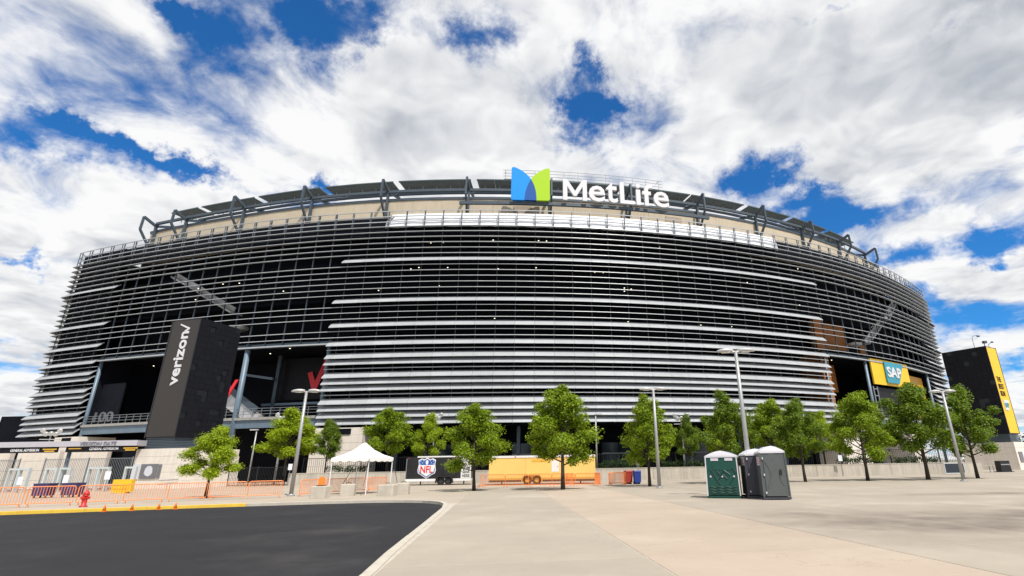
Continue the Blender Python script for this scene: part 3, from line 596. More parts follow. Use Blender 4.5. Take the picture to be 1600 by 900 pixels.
# ------------------------------------------------------------------ yellow sponsor boards at the right gate
yb = thing('sponsor_board', 'large yellow board with white lettering on a teal flag, above the right gate', 'sign', FP(61.6, 0, 13.9))
for s0, s1 in ((54.9, 61.6), (61.62, 68.4)): fbox('board_panel', 'yellow_board', s0, s1, -0.35, -0.1, 13.95, 18.4, yb)
def flag(root, s, n, z, w, h, board='teal'):
    t = tang(s); o = FP(s, n, z); f = MB().prism([(0, 0), (w*0.62, 0), (w, h), (0, h)], o, (t[0], t[1], 0), (0, 0, 1), (-t[1]*0.2, t[0]*0.2, 0)).build('logo_flag', board, root)
    tm = text_mb('SAP', w=w*0.74, h=h*0.50, th=0.12, bold=0.025); q = FP(s+w*0.05, n-0.12, z+h*0.27); xf(tm, q, (t[0], t[1], 0)); tm.build('lettering', 'white_letter', f)
flag(yb, 58.9, -0.6, 14.4, 6.6, 3.7)
y2 = thing('sponsor_sign', 'shaded orange-yellow wall panel with small lettered flag inside the right gate', 'sign', FP(75, 1.0, 9.0))
fbox('board_panel', 'yellow_painted_shade', 70.6, 79.4, 1.0, 1.3, 9.0, 17.0, y2); flag(y2, 73.0, 0.7, 13.0, 5.0, 1.9)

# ------------------------------------------------------------------ sign towers
def box_pts(A, B, depth):
    A, B = Vector((*A, 0)), Vector((*B, 0)); u = (B-A); w = u.length; u.normalize(); v = Vector((-u.y, u.x, 0)); return A, u, v, w, depth
def sign_tower(label, A, B, depth, z0, z1, side, face, lettering, skirt=1.1, frame=0.14):
    """A-B is the front foot line as seen from outside (left to right); side: which flank is clad in square tiles"""
    A, u, v, w, d = box_pts(A, B, depth); root = thing('sign_tower', label, 'tower', tuple(A+u*w/2+v*d/2))
    def pt(a, b, z): q = A+u*a+v*b; return (q.x, q.y, z)
    def blk(a0, a1, b0, b1, c0, c1): return MB().add([pt(a0, b0, c0), pt(a1, b0, c0), pt(a1, b1, c0), pt(a0, b1, c0), pt(a0, b0, c1), pt(a1, b0, c1), pt(a1, b1, c1), pt(a0, b1, c1)], [(3, 2, 1, 0), (4, 5, 6, 7), (0, 1, 5, 4), (1, 2, 6, 5), (2, 3, 7, 6), (3, 0, 4, 7)])
    blk(0.05, w-0.05, 0.05, d-0.05, z0, z1).build('body', 'tower_frame', root)
    blk(frame, w-frame, -0.03, 0.04, z0+0.1, z1-0.15).build('front_screen', face, root)
    for a0, a1 in ((0, frame-0.01), (w-frame+0.01, w)): blk(a0, a1, -0.06, 0.06, z0, z1).build('frame_post', 'tower_frame', root)
    # tiles on the flank
    nz_ = int((z1-z0)/0.62); nb = int(d/0.62); r2 = random.Random(3)
    t = MB()
    for bx in range(nb):
        for kz in range(nz_):
            pr = 0.035 if r2.random() > 0.07 else -0.02
            b0, b1 = d*bx/nb+0.008, d*(bx+1)/nb-0.008; c0, c1 = z0+(z1-z0)*kz/nz_+0.008, z0+(z1-z0)*(kz+1)/nz_-0.008
            a0, a1 = (w-0.05, w+pr) if side > 0 else (-pr, 0.05)
            if pr < 0: continue
            pr += r2.uniform(0, 0.012)
            m0 = blk(a0, a1, b0, b1, c0, c1); t.add(m0.v, m0.f)
    tag(t.build('tile_cladding', 'tower_black', root), kind='stuff')
    for zz in np.arange(z0-skirt, z0-0.05, 0.16): blk(0.12, w-0.12, 0.12, d-0.12, float(zz), float(zz)+0.12).build('skirt_slat', 'frame_steel', root)
    return root, A, u, v, w, d, pt, blk
tw, A, u, v, w, d, pt, blk = sign_tower('tall black tower with vertical white lettering beside the left gate', (-45.2, 56.0), (-41.3, 55.1), 5.3, 4.95, 17.7, 1, 'led_brown', None)
tm = text_mb('verizon', w=6.0, h=1.25, th=0.06, bold=0.022); nx = Vector((0, 0, 1)); 
tm.v = [(-z, y, x) for x, y, z in tm.v]; xf(tm, A+u*(w*0.68)+v*(-0.1)+Vector((0, 0, 10.3)), u); tm.build('lettering', 'white_letter', tw)
CK = [(0, .62), (.16, .68), (.34, .30), (.78, 1.45), (.92, 1.45), (.42, 0), (.28, 0)]
MB().prism([(-b_*0.95, a_*1.1) for a_, b_ in CK], A+u*(w*0.68)+v*(-0.1)+Vector((0, 0, 16.2)), u, (0, 0, 1), v*0.05).build('check_mark', 'white_letter', tw)
# its concrete pedestal
pd = thing('tower_pedestal', 'pale concrete block pedestal with posters under the left black tower', 'pedestal', tuple(A+u*2.6+v*3))
for j in range(5):
    c0, c1 = j*0.77, j*0.77+0.755; blk(-0.3-0.0*j, 6.2-0.12*j, -0.25, 6.6, c0, c1).build('concrete_course', 'base_concrete', pd)
pst = blk(0.9, 3.0, -0.33, -0.27, 0.95, 2.35).build('poster', 'poster_grey', pd)
qq = A+u*1.45+v*(-0.35); MB().prism([(0, 0.3), (0.25, 0.1), (0.55, 0.0), (0.9, 0.12), (1.05, 0.35), (0.95, 0.8), (0.7, 1.0), (0.35, 1.0), (0.1, 0.8)], qq+Vector((0, 0, 1.15)), u, (0, 0, 1), v*0.03).build('helmet_print', 'poster_white', pst)
for zz in (1.0, 1.45, 1.9): blk(3.1, 3.5, -0.33, -0.27, zz, zz+0.38).build('poster', 'poster_grey', pd)
blk(-0.15, 0.75, -0.33, -0.27, 0.9, 2.35).build('poster', 'poster_white', pd)
MB().bar(pt(3.6, -0.4, 0.75), pt(6.0, -0.4, 0.85), 0.05).build('handrail', 'rail_grey', pd)
# right tower
tw2, A, u, v, w, d, pt, blk = sign_tower('black tower with narrow yellow lettered face at the right edge', (62.3, 77.0), (65.3, 78.9), 6.0, 4.9, 17.7, -1, 'yellow_board', None)
for body, zc, ww in (('THE', 12.35, 1.4), ('BEST', 11.3, 1.75), ('RUN', 10.25, 1.5)):
    tm = text_mb(body, w=ww, h=0.78, th=0.04, bold=0.008); xf(tm, A+u*0.75+v*(-0.08)+Vector((0, 0, zc)), u); tm.build('lettering', 'black_letter', tw2)
fl = MB().prism([(0, 0), (1.1, 0), (1.8, 1.5), (0, 1.5)], A+u*0.9+v*(-0.1)+Vector((0, 0, 8.2)), u, (0, 0, 1), v*0.06).build('logo_flag', 'poster_white', tw2)
tm = text_mb('SAP', w=1.3, h=0.7, th=0.03, bold=0.04); xf(tm, A+u*1.0+v*(-0.14)+Vector((0, 0, 8.6)), u); tm.build('lettering', 'teal', fl)
b = MB(); b.tube([pt(0.1, 1.4, 17.6), pt(0.1, 1.4, 19.2), pt(0.15, 1.2, 19.5), pt(0.4, 0.8, 19.55)], 0.035, 6); b.box(pt(0.5, 0.7, 19.4), (0.35, 0.2, 0.22)); b.build('camera_mast', 'frame_steel', tw2)
b = MB(); b.tube([pt(1.4, 0.5, 17.6), pt(1.4, 0.5, 18.5)], 0.06, 6); b.box(pt(1.4, 0.4, 18.5), (0.5, 0.4, 0.35)); b.build('roof_lamp', 'frame_steel', tw2)
b = MB(); b.tube([pt(2.9, 0.5, 17.6), pt(2.9, 0.5, 18.3), pt(3.0, 0.1, 18.6)], 0.04, 6); b.box(pt(3.0, 0.0, 18.6), (0.3, 0.2, 0.2)); b.build('camera_mast', 'frame_steel', tw2)
pd2 = thing('tower_pedestal', 'pale concrete block pedestal with posters under the right yellow-faced tower', 'pedestal', tuple(A+u*1.5+v*3))
for j in range(5): blk(-0.4+0.0, 9.0, -0.3, 6.4, j*0.77-0.1, j*0.77+0.655).build('concrete_course', 'base_concrete', pd2)
for a0 in (0.2, 1.5, 2.8): blk(a0, a0+1.1, -0.38, -0.32, 1.0, 2.4).build('poster', 'poster_grey' if a0 < 1 else 'poster_white', pd2)
# far tower at the left
tw3 = thing('far_tower', 'distant black block standing behind the stadium at far left', 'tower', (-118, 112, 0))
MB().prism([(0, 0), (8, 0), (9.0, 13.0), (0.5, 13.0)], (-120.3, 110, 0), (1, 0, 0), (0, 0, 1), (0, 6, 0)).build('body', 'core_dark', tw3); MB().bb(-120.5, -120.2, 109.7, 110.0, 0, 13).build('edge_trim', 'teal', tw3)

# ------------------------------------------------------------------ left gate
gt = thing('gate_canopy', 'long grey entrance canopy with black admission signs by the left tower', 'canopy', (-50, 52, 0))
MB().bb(-72, -42.3, 51.7, 54.0, 4.02, 4.52).build('canopy_beam', 'canopy_metal', gt)
for x0, x1 in ((-60.5, -55.3), (-55.25, -50.0), (-49.2, -42.4)): MB().bb(x0, x1, 51.85, 51.97, 3.5, 4.02).build('sign_band', 'panel_dark', gt)
for x0, body, ww, m_, zz, hh in ((-54.5, 'GENERAL ADMISSION', 2.75, 'white_letter', 3.62, 0.26), (-46.9, 'GENERAL ADMISSION', 2.8, 'white_letter', 3.66, 0.26), (-51.4, 'SEASON TICKETS', 1.35, 'gold_letter', 3.75, 0.14), (-51.2, 'ENTRANCE', 0.95, 'gold_letter', 3.57, 0.13), (-43.6, 'SEASON TICKETS', 1.35, 'gold_letter', 3.75, 0.14), (-43.4, 'ENTRANCE', 0.95, 'gold_letter', 3.57, 0.13), (-48.9, 'WILL CALL', 1.2, 'gold_letter', 3.78, 0.12), (-57.8, 'SEASON TICKETS', 1.3, 'gold_letter', 3.7, 0.14)):
    if body in ('SEASON TICKETS', 'ENTRANCE', 'WILL CALL'):      # small print that cannot be read: plain bars
        MB().bb(x0, x0+ww, 51.80, 51.84, zz, zz+hh*0.8).build('small_print', m_, gt); continue
    tm = text_mb(body, w=ww, h=hh, th=0.03, bold=0.02); xf(tm, (x0, 51.80, zz)); tm.build('lettering', m_, gt)
tm = text_mb('VERIZON GATE', w=3.5, h=0.34, th=0.06, bold=0.0); xf(tm, (-47.8, 51.62, 4.10)); tm.build('lettering', 'grey_letter', gt)
for x in (-65.5, -57.2, -49.45): MB().tube([(x, 52.6, 0), (x, 52.6, 4.05)], 0.16, 10).build('canopy_post', 'blue_steel', gt, smooth=True)
gt.location = (-53.0, 55.12, -0.096); gt.scale = (1.06, 1.06, 1.06)
wl_ = thing('gate_back_wall', 'tan block wall segments in shade behind the left gate canopy', 'wall', (-52, 57, 0))
for x0, x1 in ((-60.8, -59.4), (-58.6, -54.2), (-53.4, -49.2), (-71, -64)):
    for j in range(4): MB().bb(x0, x1, 56.6, 57.1, j*0.95, j*0.95+0.93).build('concrete_course', 'base_concrete', wl_)
MB().bb(-49.15, -46, 58.5, 58.8, 0, 4.0).build('dark_bay', 'hall_dark', wl_); MB().bb(-46, -45.4, 57.8, 58.3, 0, 4.0).build('pier', 'base_concrete', wl_)
wl_.location = (-55.1, 60.4, -0.096); wl_.scale = (1.06, 1.06, 1.06)
def detector(x, label):
    o = thing('metal_detector', label, 'detector', (x, 50.3, 0), R(rnd.uniform(-6, 6)), 'walk-through detectors at the left gate')
    for dx in (-0.45, 0.45): MB().box((dx, 0, 1.05), (0.1, 0.28, 2.1)).build('side_panel', 'gate_frame', o, local=True)
    MB().box((0, 0, 2.0), (0.8, 0.28, 0.16)).build('header', 'gate_frame', o, local=True); return o
for x, l in ((-51.85, 'white walk-through detector frame, leftmost at the left gate'), (-50.9, 'white walk-through detector frame, second from left at the gate'), (-48.4, 'white detector frame left of the slanting canopy post'), (-47.1, 'white detector frame just right of the canopy post'), (-44.5, 'left one of the paired white detector frames near the yellow barricade'), (-43.55, 'right one of the paired white detector frames near the yellow barricade'), (-41.1, 'white detector frame against the tower pedestal')): detector(x, l)
for x, z, l in ((-50.0, 1.0, 'white notice board standing left of the purple bins'), (-45.9, 1.1, 'white notice board behind the right purple bin'), (-42.2, 1.35, 'white notice board beside the yellow barricade')):
    o = thing('notice_board', l, 'board', (x, 49.2, 0), R(rnd.uniform(-10, 10)), 'notice boards at the left gate')
    MB().box((0, 0, z), (0.5, 0.04, 0.7)).build('panel', 'white_board', o, local=True); MB().tube([(0, 0.05, 0), (0, 0.05, z)], 0.03, 6).build('post', 'rail_grey', o, local=True)
def mesh_fence(name, label, pts, h, bar_gap, m, z=0.0, group=None, r=0.012):
    root = thing(name, label, 'fence', (*pts[0], z), 0, group)
    for (x0, y0), (x1, y1) in zip(pts[:-1], pts[1:]):
        L = math.hypot(x1-x0, y1-y0); n = max(1, int(L/bar_gap)); b = MB()
        for i in range(n+1):
            t = i/n; b.bar((x0+(x1-x0)*t, y0+(y1-y0)*t, z), (x0+(x1-x0)*t, y0+(y1-y0)*t, z+h), r*2)
        tag(b.build('pickets', m, root), kind='stuff')
        for zz in (z+0.12, z+h-0.06): MB().bar((x0, y0, zz), (x1, y1, zz), 0.045).build('rail', m, root)
        k = max(1, int(L/3.0))
        for i in range(k+1): t = i/k; MB().bar((x0+(x1-x0)*t, y0+(y1-y0)*t, z), (x0+(x1-x0)*t, y0+(y1-y0)*t, z+h+0.08), 0.075).build('post', m, root)
    return root
mesh_fence('gate_fence', 'thin grey picket fence across the left gate under the canopy', [(-66, 51.2), (-52.6, 51.2)], 2.9, 0.16, 'rail_grey'); 
mesh_fence('gate_fence', 'thin grey picket fence between detectors and tower pedestal', [(-50.2, 51.2), (-41.6, 50.8)], 2.9, 0.16, 'rail_grey')
mesh_fence('gate_fence', 'black picket fence in the dark underpass right of the tower pedestal', [(-36.6, 57.6), (-30.5, 57.4)], 1.9, 0.16, 'fence_black')
for (x, y, rz), l in zip(((-37.1, 38.4, 0.1), (-35.5, 38.8, 0.05)), ('purple wheeled cart behind the orange barriers, left one', 'purple wheeled cart behind the orange barriers, right one')):
    o = thing('wheeled_bin', l, 'bin', (x, y, 0), rz, 'purple carts at the left gate')
    MB().box((0, 0, 0.52), (0.95, 0.7, 0.75), 0, 1.06).build('tub', 'purple_bin', o, local=True); MB().box((0, 0, 0.92), (1.05, 0.78, 0.06)).build('lid', 'purple_bin', o, local=True)
    for a_ in (-0.36, 0.36):
        for b_ in (-0.25, 0.25): MB().tube([(a_-0.03, b_, 0.075), (a_+0.03, b_, 0.075)], 0.075, 10).build('wheel', 'rubber', o, local=True)
o = thing('plastic_barricade', 'bright yellow plastic barricade in front of the pale tower pedestal', 'barricade', (-36.6, 44.4, 0), R(4))
MB().prism([(-0.75, 0.12), (-0.72, 1.05), (0.72, 1.05), (0.75, 0.12), (0.5, 0.12), (0.42, 0.0), (-0.42, 0.0), (-0.5, 0.12)], (0, -0.2, 0), (1, 0, 0), (0, 0, 1), (0, 0.4, 0)).build('body', 'yellow_plastic', o, local=True)
for zz in (0.4, 0.7): MB().box((0, -0.215, zz), (1.2, 0.03, 0.12)).build('rib', 'yellow_plastic', o, local=True)

# ------------------------------------------------------------------ retaining wall and planter
rw = thing('retaining_wall', 'long stained concrete retaining wall behind the row of plaza trees', 'wall', (5, 57, 0))
WP = [(-30.0, 57.0), (-11, 57.2), (8, 57.6), (27, 58.6), (46, 62.0)]
def along(poly, t):
    Ls = [math.dist(p_, q_) for p_, q_ in zip(poly[:-1], poly[1:])]; t *= sum(Ls)
    for L_, p_, q_ in zip(Ls, poly[:-1], poly[1:]):
        if t <= L_+1e-6: f = t/L_; return (p_[0]+(q_[0]-p_[0])*f, p_[1]+(q_[1]-p_[1])*f)
        t -= L_
    return poly[-1]
NW = 26
for i in range(NW):
    a_ = along(WP, i/NW); b_ = along(WP, (i+1)/NW); L_ = math.dist(a_, b_); ang = math.atan2(b_[1]-a_[1], b_[0]-a_[0]); c = ((a_[0]+b_[0])/2, (a_[1]+b_[1])/2)
    MB().box((c[0], c[1]+0.2, 0.58), (L_-0.015, 0.4, 1.16), ang).build('wall_panel', 'wall_concrete', rw)
    MB().box((c[0], c[1]+0.2, 1.19), (L_-0.004, 0.46, 0.06), ang).build('coping', 'kerb', rw)
pt_ = [(x, y+0.4, 1.06) for x, y in WP] + [(46, 80, 1.06), (-30, 80, 1.06)]
b = MB(); b.add(pt_, [tuple(range(len(pt_)))]); tag(b.build('planter_bed', 'soil'), kind='structure')
mesh_fence('picket_fence', 'long black metal picket fence on the planter behind the retaining wall', [(-30, 59.8), (-11, 60), (8, 60.4), (27, 61.4), (46, 64.6)], 1.7, 0.22, 'fence_black', 1.06)

# ------------------------------------------------------------------ foliage
def leaf_cloud(mb, centers, n, size, r):
    vs = []; fs = []
    for _ in range(n):
        c, rad, sq = centers[min(int(r.random()*len(centers)), len(centers)-1)]
        while True:
            p_ = Vector((r.uniform(-1, 1), r.uniform(-1, 1), r.uniform(-1, 1)))
            p_ = Vector((r.gauss(0, .52), r.gauss(0, .52), r.gauss(0, .52)))
            if p_.length <= 1.35: break
        q = Vector(c)+Vector((p_.x*rad, p_.y*rad, p_.z*rad*sq))
        nrm = (p_*0.7+Vector((r.gauss(0, .5), r.gauss(0, .5), 0.6+r.gauss(0, .4)))).normalized(); a = nrm.cross(Vector((r.gauss(0, 1), r.gauss(0, 1), r.gauss(0, 1)))).normalized(); b = nrm.cross(a); s = size*r.uniform(0.6, 1.25)
        o = len(vs); vs += [q-a*s, q+b*s*0.55+nrm*s*0.12, q+a*s, q-b*s*0.55+nrm*s*0.12]; fs.append((o, o+1, o+2, o+3))
    mb.add(vs, fs)
def make_tree(seed, leaf, width=0.9, low=0.36, n=27000):
    """unit-ish tree 6.4 m tall; crown built from clumps round real limbs"""
    r = random.Random(seed); tr = MB(); H = 6.4
    lean = r.uniform(-0.15, 0.15); main = [(0, 0, -0.05), (lean*0.3, 0.02, 0.9), (lean*0.6, 0.0, 1.9), (lean, 0.05, 3.2), (lean*0.9, 0, 5.0)]
    tr.tube(main, [0.15, 0.115, 0.10, 0.07, 0.025], 9); cl = []
    for i in range(15):
        t = i/14; z0 = 1.55+t*2.9; a = i*2.4+r.uniform(-0.4, 0.4); prof = math.sin(math.pi*min(1, 0.22+0.80*(t)))**0.8 if t < 0.98 else 0.15
        reach = width*(2.15*prof)*r.uniform(0.75, 1.12); z1 = z0+0.55+t*1.35+r.uniform(-0.1, 0.35)
        e = (math.cos(a)*reach, math.sin(a)*reach, z1); m_ = (e[0]*0.45, e[1]*0.45, z0+(z1-z0)*0.4)
        tr.tube([(lean*t, 0, z0), m_, e], [0.055, 0.035, 0.012], 6)
        cl.append((e, r.uniform(0.5, 0.75), 0.75)); cl.append((((e[0]+m_[0])/2, (e[1]+m_[1])/2, (e[2]+m_[2])/2+0.2), r.uniform(0.5, 0.78), 0.8))
        for _ in range(2):
            o = (e[0]*r.uniform(0.6, 1.12)+r.gauss(0, .25), e[1]*r.uniform(0.6, 1.12)+r.gauss(0, .25), e[2]+r.uniform(-0.45, 0.55)); tr.tube([m_, o], [0.02, 0.006], 5); cl.append((o, r.uniform(0.3, 0.5), 0.8))
    for i in range(6): a = r.uniform(0, 6.28); cl.append(((math.cos(a)*0.45*r.random(), math.sin(a)*0.45*r.random(), 4.6+i*0.27), 0.55-0.05*i, 0.9))
    lv = MB(); leaf_cloud(lv, cl, n, 0.088, r)
    root = thing('tree', 'prototype', 'tree', (0, 0, 0), 0, 'broadleaf trees round the plaza')
    tr.build('trunk', 'bark', root, local=True, smooth=True)
    me = bpy.data.meshes.new('crown'); me.from_pydata(lv.v, [], lv.f); me.materials.append(MATS[leaf]); c = bpy.data.objects.new('crown', me); COL.objects.link(c); c.parent = root
    return root
PROT = {'a': make_tree(11, 'leaf_mid', 0.82), 'b': make_tree(23, 'leaf_mid', 1.0), 'c': make_tree(37, 'leaf_bright', 1.0), 'd': make_tree(51, 'leaf_dark', 0.92), 'e': make_tree(64, 'leaf_dark', 1.08)}
used = set()
TREES = [('c', -23.2, 34.6, 4.0, 1.14, 'small bright yellow-green tree behind the orange barriers on the left'),
 ('c', -32.0, 60.0, 6.5, 1.32, 'bright green tree behind the leftmost grey lamp post', 1.0), ('d', -28.3, 61.5, 5.6, 0.8, 'dark thin tree just left of the white tent, behind the wall', 1.0),
 ('b', -20.6, 59.6, 6.3, 1.28, 'broad green tree directly behind the white tent', 1.0), ('c', -16.6, 60.6, 5.9, 0.8, 'light green tree behind the black trailer roof', 1.0),
 ('b', -7.1, 38.4, 5.3, 1.16, 'round green tree in front of the gap between the two trailers'), ('a', -0.9, 38.1, 6.5, 1.12, 'tallest central tree standing in front of the yellow trailer'),
 ('a', 5.5, 41.1, 6.05, 1.0, 'narrow green tree beside the middle grey lamp post'), ('e', 12.5, 59.8, 5.0, 0.8, 'small green tree behind the wall left of the portable toilets', 1.0),
 ('e', 12.6, 44.2, 6.3, 1.0, 'leafy green tree rising right behind the green portable toilet'), ('b', 22.2, 61.0, 6.8, 1.0, 'green tree on the planter behind the grey portable toilets', 1.0),
 ('d', 18.7, 44.9, 6.1, 0.98, 'sparse green tree first to the right of the portable toilets'), ('c', 28.4, 62.0, 5.6, 0.9, 'light green tree on the planter, second behind the right wall', 1.0),
 ('b', 24.1, 45.5, 6.55, 1.02, 'green tree second to the right of the portable toilets'), ('d', 28.9, 45.2, 7.3, 1.08, 'tall dark green tree in front of the yellow sponsor board'),
 ('e', 35.6, 63.4, 6.2, 0.95, 'green tree on the planter behind the right lamp post', 1.0), ('e', 34.2, 46.9, 6.7, 1.0, 'rightmost green tree in front of the black tower'),
 ('c', 16.6, 61.4, 5.9, 0.9, 'light green tree on the planter directly behind the toilets', 1.0)]
for it in TREES:
    key, x, y, h, wsc, label = it[:6]; z = it[6] if len(it) > 6 else 0.0; sc = h/6.4; s3 = (sc*wsc, sc*wsc, sc); rz = rnd.uniform(0, 6.28)
    if key not in used: o = PROT[key]; used.add(key); o.location = (x, y, z); o.rotation_euler = (0, 0, rz); o.scale = s3; o['label'] = label
    else: dup(PROT[key], (x, y, z), rz, label, s3)
def hedge(label, x0, x1, y, h):
    r = random.Random(int(x0*10)); cl = [((x, y+r.uniform(-.2, .2), 1.06+h*r.uniform(0.35, 0.7)), r.uniform(0.35, 0.5), 0.9) for x in np.arange(x0, x1, 0.3)]
    root = thing('hedge', label, 'hedge', ((x0+x1)/2, y, 1.06), 0, 'clipped hedges on the planter'); lv = MB(); leaf_cloud(lv, cl, int((x1-x0)*300), 0.085, r)
    f = lv.build('foliage', 'hedge_leaf', root); b = MB()
    for x in np.arange(x0+0.3, x1, 0.9): b.tube([(x, y, 1.0), (x+0.05, y, 1.06+h*0.6)], 0.03, 5)
    b.build('stems', 'bark', root)
for a_ in (('low dark clipped hedge seen under the white tent', -26.8, -22.4, 59.0, 1.05), ('low dark hedge right of the yellow trailer', 2.6, 6.6, 59.2, 1.0), ('low dark hedge between the middle lamp post and toilets', 9.6, 14.0, 59.4, 0.9), ('low dark hedge under the second tree right of the toilets', 29.5, 34.0, 61.0, 1.1), ('low dark hedge behind the rightmost trees', 36.5, 41.5, 62.4, 1.0)): hedge(*a_)

# ------------------------------------------------------------------ lamp posts
def lamp_post(label, x, y, h=6.6, rz=0.0):
    o = thing('lamp_post', label, 'lamp post', (x, y, 0), rz, 'double-headed parking lamp posts')
    MB().lathe((0, 0, 0), [(0.24, 0), (0.24, 0.05), (0.16, 0.09), (0.145, 0.12)], 14).build('base_plate', 'lamp_grey', o, local=True)
    MB().tube([(0, 0, 0.05), (0, 0, h*0.5), (0, 0, h)], [0.13, 0.11, 0.085], 14).build('pole', 'lamp_grey', o, local=True, smooth=True)
    MB().tube([(-0.3, 0, h-0.02), (0.3, 0, h-0.02)], 0.05, 8).build('arm', 'lamp_grey', o, local=True)
    for s in (-1, 1):
        hd = MB(); P_ = [(0.12, 0.0, 0.10), (0.28, 0.17, 0.13), (0.55, 0.24, 0.14), (0.82, 0.19, 0.09), (0.98, 0.05, 0.03)]
        vs = []; fs = []
        for a_, wy, hz in P_:
            for k_ in range(10): q = 2*math.pi*k_/10; vs.append((s*a_, max(wy, 0.02)*math.cos(q), h+0.03+max(0, math.sin(q))*hz+min(0, math.sin(q))*0.07))
        for i in range(4):
            for k_ in range(10): fs.append((i*10+k_, i*10+(k_+1) % 10, (i+1)*10+(k_+1) % 10, (i+1)*10+k_))
        fs += [tuple(range(10)), tuple(range(40, 50))]; hd.add(vs, fs); H_ = hd.build('lamp_head', 'lamp_head', o, local=True, smooth=True)
        MB().box((s*0.52, 0, h-0.05), (0.4, 0.3, 0.03)).build('lens', 'lamp_glass', H_, local=True)
lamp_post('grey double-headed lamp post beside the white tent', -18.2, 35.3, 6.6, R(5)); lamp_post('grey double-headed lamp post between the yellow trailer and toilets', 5.7, 37.7, 6.68, R(0))
lamp_post('nearest and tallest-looking lamp post rising behind the portable toilets', 8.55, 26.9, 7.15, R(-4)); lamp_post('grey double-headed lamp post at the right among the trees', 28.9, 41.1, 6.6, R(-8))
def small_lamp(label, x, y, z, h, side):
    o = thing('street_lamp', label, 'street lamp', (x, y, z), 0, 'single-headed lamps by the stadium')
    MB().tube([(0, 0, 0), (0, 0, h)], [0.1, 0.07], 10).build('pole', 'lamp_grey', o, local=True, smooth=True); MB().box((side*0.3, 0, h), (0.85, 0.28, 0.12)).build('lamp_head', 'lamp_head', o, local=True)
small_lamp('small single-headed lamp right of the left black tower', -35.9, 60, 0, 5.9, -1); small_lamp('thin single-headed lamp behind the right end of the yellow trailer', 2.3, 58.8, 1.0, 5.9, 1)
def floods(label, x, y, z, h, rz=0.0):
    o = thing('floodlight_mast', label, 'floodlight', (x, y, z), rz, 'floodlight masts along the stadium foot')
    MB().tube([(0, 0, 0), (0, 0, h)], [0.12, 0.08], 8).build('pole', 'lamp_grey', o, local=True)
    MB().bar((-0.9, 0, h-0.75), (0.9, 0, h-0.75), 0.35, 0.08).build('platform', 'lamp_head', o, local=True); MB().bar((-0.75, 0, h), (0.75, 0, h), 0.1).build('crossarm', 'lamp_grey', o, local=True)
    for i, (a_, c) in enumerate(((-0.75, 0.35), (-0.45, -0.05), (0.0, 0.0), (0.45, -0.05), (0.75, 0.35))):
        hd = MB(); hd.tube([(a_, 0.15, h+c), (a_, -0.05, h+c), (a_, -0.3, h+c-0.14)], [0.12, 0.2, 0.27], 10); H_ = hd.build('lamp_head', 'lamp_head', o, local=True, smooth=True)
        MB().tube([(a_, -0.301, h+c-0.141), (a_, -0.32, h+c-0.15)], 0.24, 10).build('lens', 'lamp_glass', H_, local=True)
floods('floodlight cluster above the bright tree by the leftmost lamp post', -35.2, 64, 0, 7.6, R(25)); floods('floodlight cluster above the black trailer', -16.9, 64, 1, 6.3); floods('floodlight cluster left of the portable toilets', 12.8, 64, 1, 5.8); floods('floodlight cluster above the trees behind the toilets', 24.5, 65, 1, 5.6); floods('floodlight cluster at far left in front of the lowest louvers', -63.0, 64, 0, 6.2, R(30))

# ------------------------------------------------------------------ crowd barriers
def make_barrier():
    o = thing('crowd_barrier', 'prototype', 'barrier', (0, 0, 0), 0, 'orange crowd barriers'); L = 1.86; h = 0.96; r = 0.026
    x0, x1 = -L/2+0.03, L/2-0.03; c = 0.1
    MB().tube([(x0, 0, 0.16), (x0, 0, h-c), (x0+c*0.3, 0, h-c*0.3), (x0+c, 0, h), (x1-c, 0, h), (x1-c*0.3, 0, h-c*0.3), (x1, 0, h-c), (x1, 0, 0.16), (x0, 0, 0.16)], r, 6).build('frame', 'orange_barrier', o, local=True)
    b = MB().tube([(0, 0, 0.16), (0, 0, h)], 0.0125, 5, False).build('bar', 'orange_barrier', o, local=True); n = 15
    for i in range(n):
        x = x0+(x1-x0)*(i+1)/(n+1)
        if i == 0: b.location = (x, 0, 0)
        else: share(b, (x, 0, 0))
    for x in (x0+0.1, x1-0.1): MB().tube([(x, -0.25, 0.012), (x, -0.05, 0.1), (x, 0, 0.17), (x, 0.05, 0.1), (x, 0.25, 0.012)], 0.016, 5).build('foot', 'orange_barrier', o, local=True)
    return o
bar0 = make_barrier(); nb = [0]
def barrier(x, y, rz, label):
    if nb[0] == 0: bar0.location = (x, y, 0); bar0.rotation_euler = (0, 0, rz); bar0['label'] = label
    else: dup(bar0, (x, y, 0), rz, label)
    nb[0] += 1
ORD = ['first', 'second', 'third', 'fourth', 'fifth', 'sixth', 'seventh', 'eighth', 'ninth', 'tenth']
def row(p0, p1, n, text, jit=2.0):
    ang = math.atan2(p1[1]-p0[1], p1[0]-p0[0])
    for i in range(n): t = (i+0.5)/n; barrier(p0[0]+(p1[0]-p0[0])*t, p0[1]+(p1[1]-p0[1])*t, ang+R(rnd.uniform(-jit, jit)), text % ORD[i])
row((-31.2, 26.0), (-18.0, 33.9), 8, 'orange barrier, %s from the left in the row along the yellow kerb')
row((-17.3, 34.4), (-14.3, 41.6), 4, 'orange barrier, %s from the front in the row running to the tent')
row((-7.5, 44.0), (1.8, 43.4), 5, 'orange barrier, %s from the left in front of the yellow trailer')
row((2.4, 44.6), (4.5, 46.2), 1, 'orange barrier, %s of the slanted pair left of the blue bin'); row((2.2, 43.5), (4.4, 45.4), 1, 'orange barrier, %s one turned towards the blue bin')
row((-7.7, 44.2), (-8.0, 46.0), 1, 'orange barrier set end-on, %s at the left end of the yellow trailer'); row((-0.9, 43.2), (-0.2, 44.9), 1, 'orange barrier set crosswise, %s right of the central tree'); row((1.9, 43.6), (1.6, 45.4), 1, 'orange barrier set crosswise, %s at the right end of the yellow trailer')

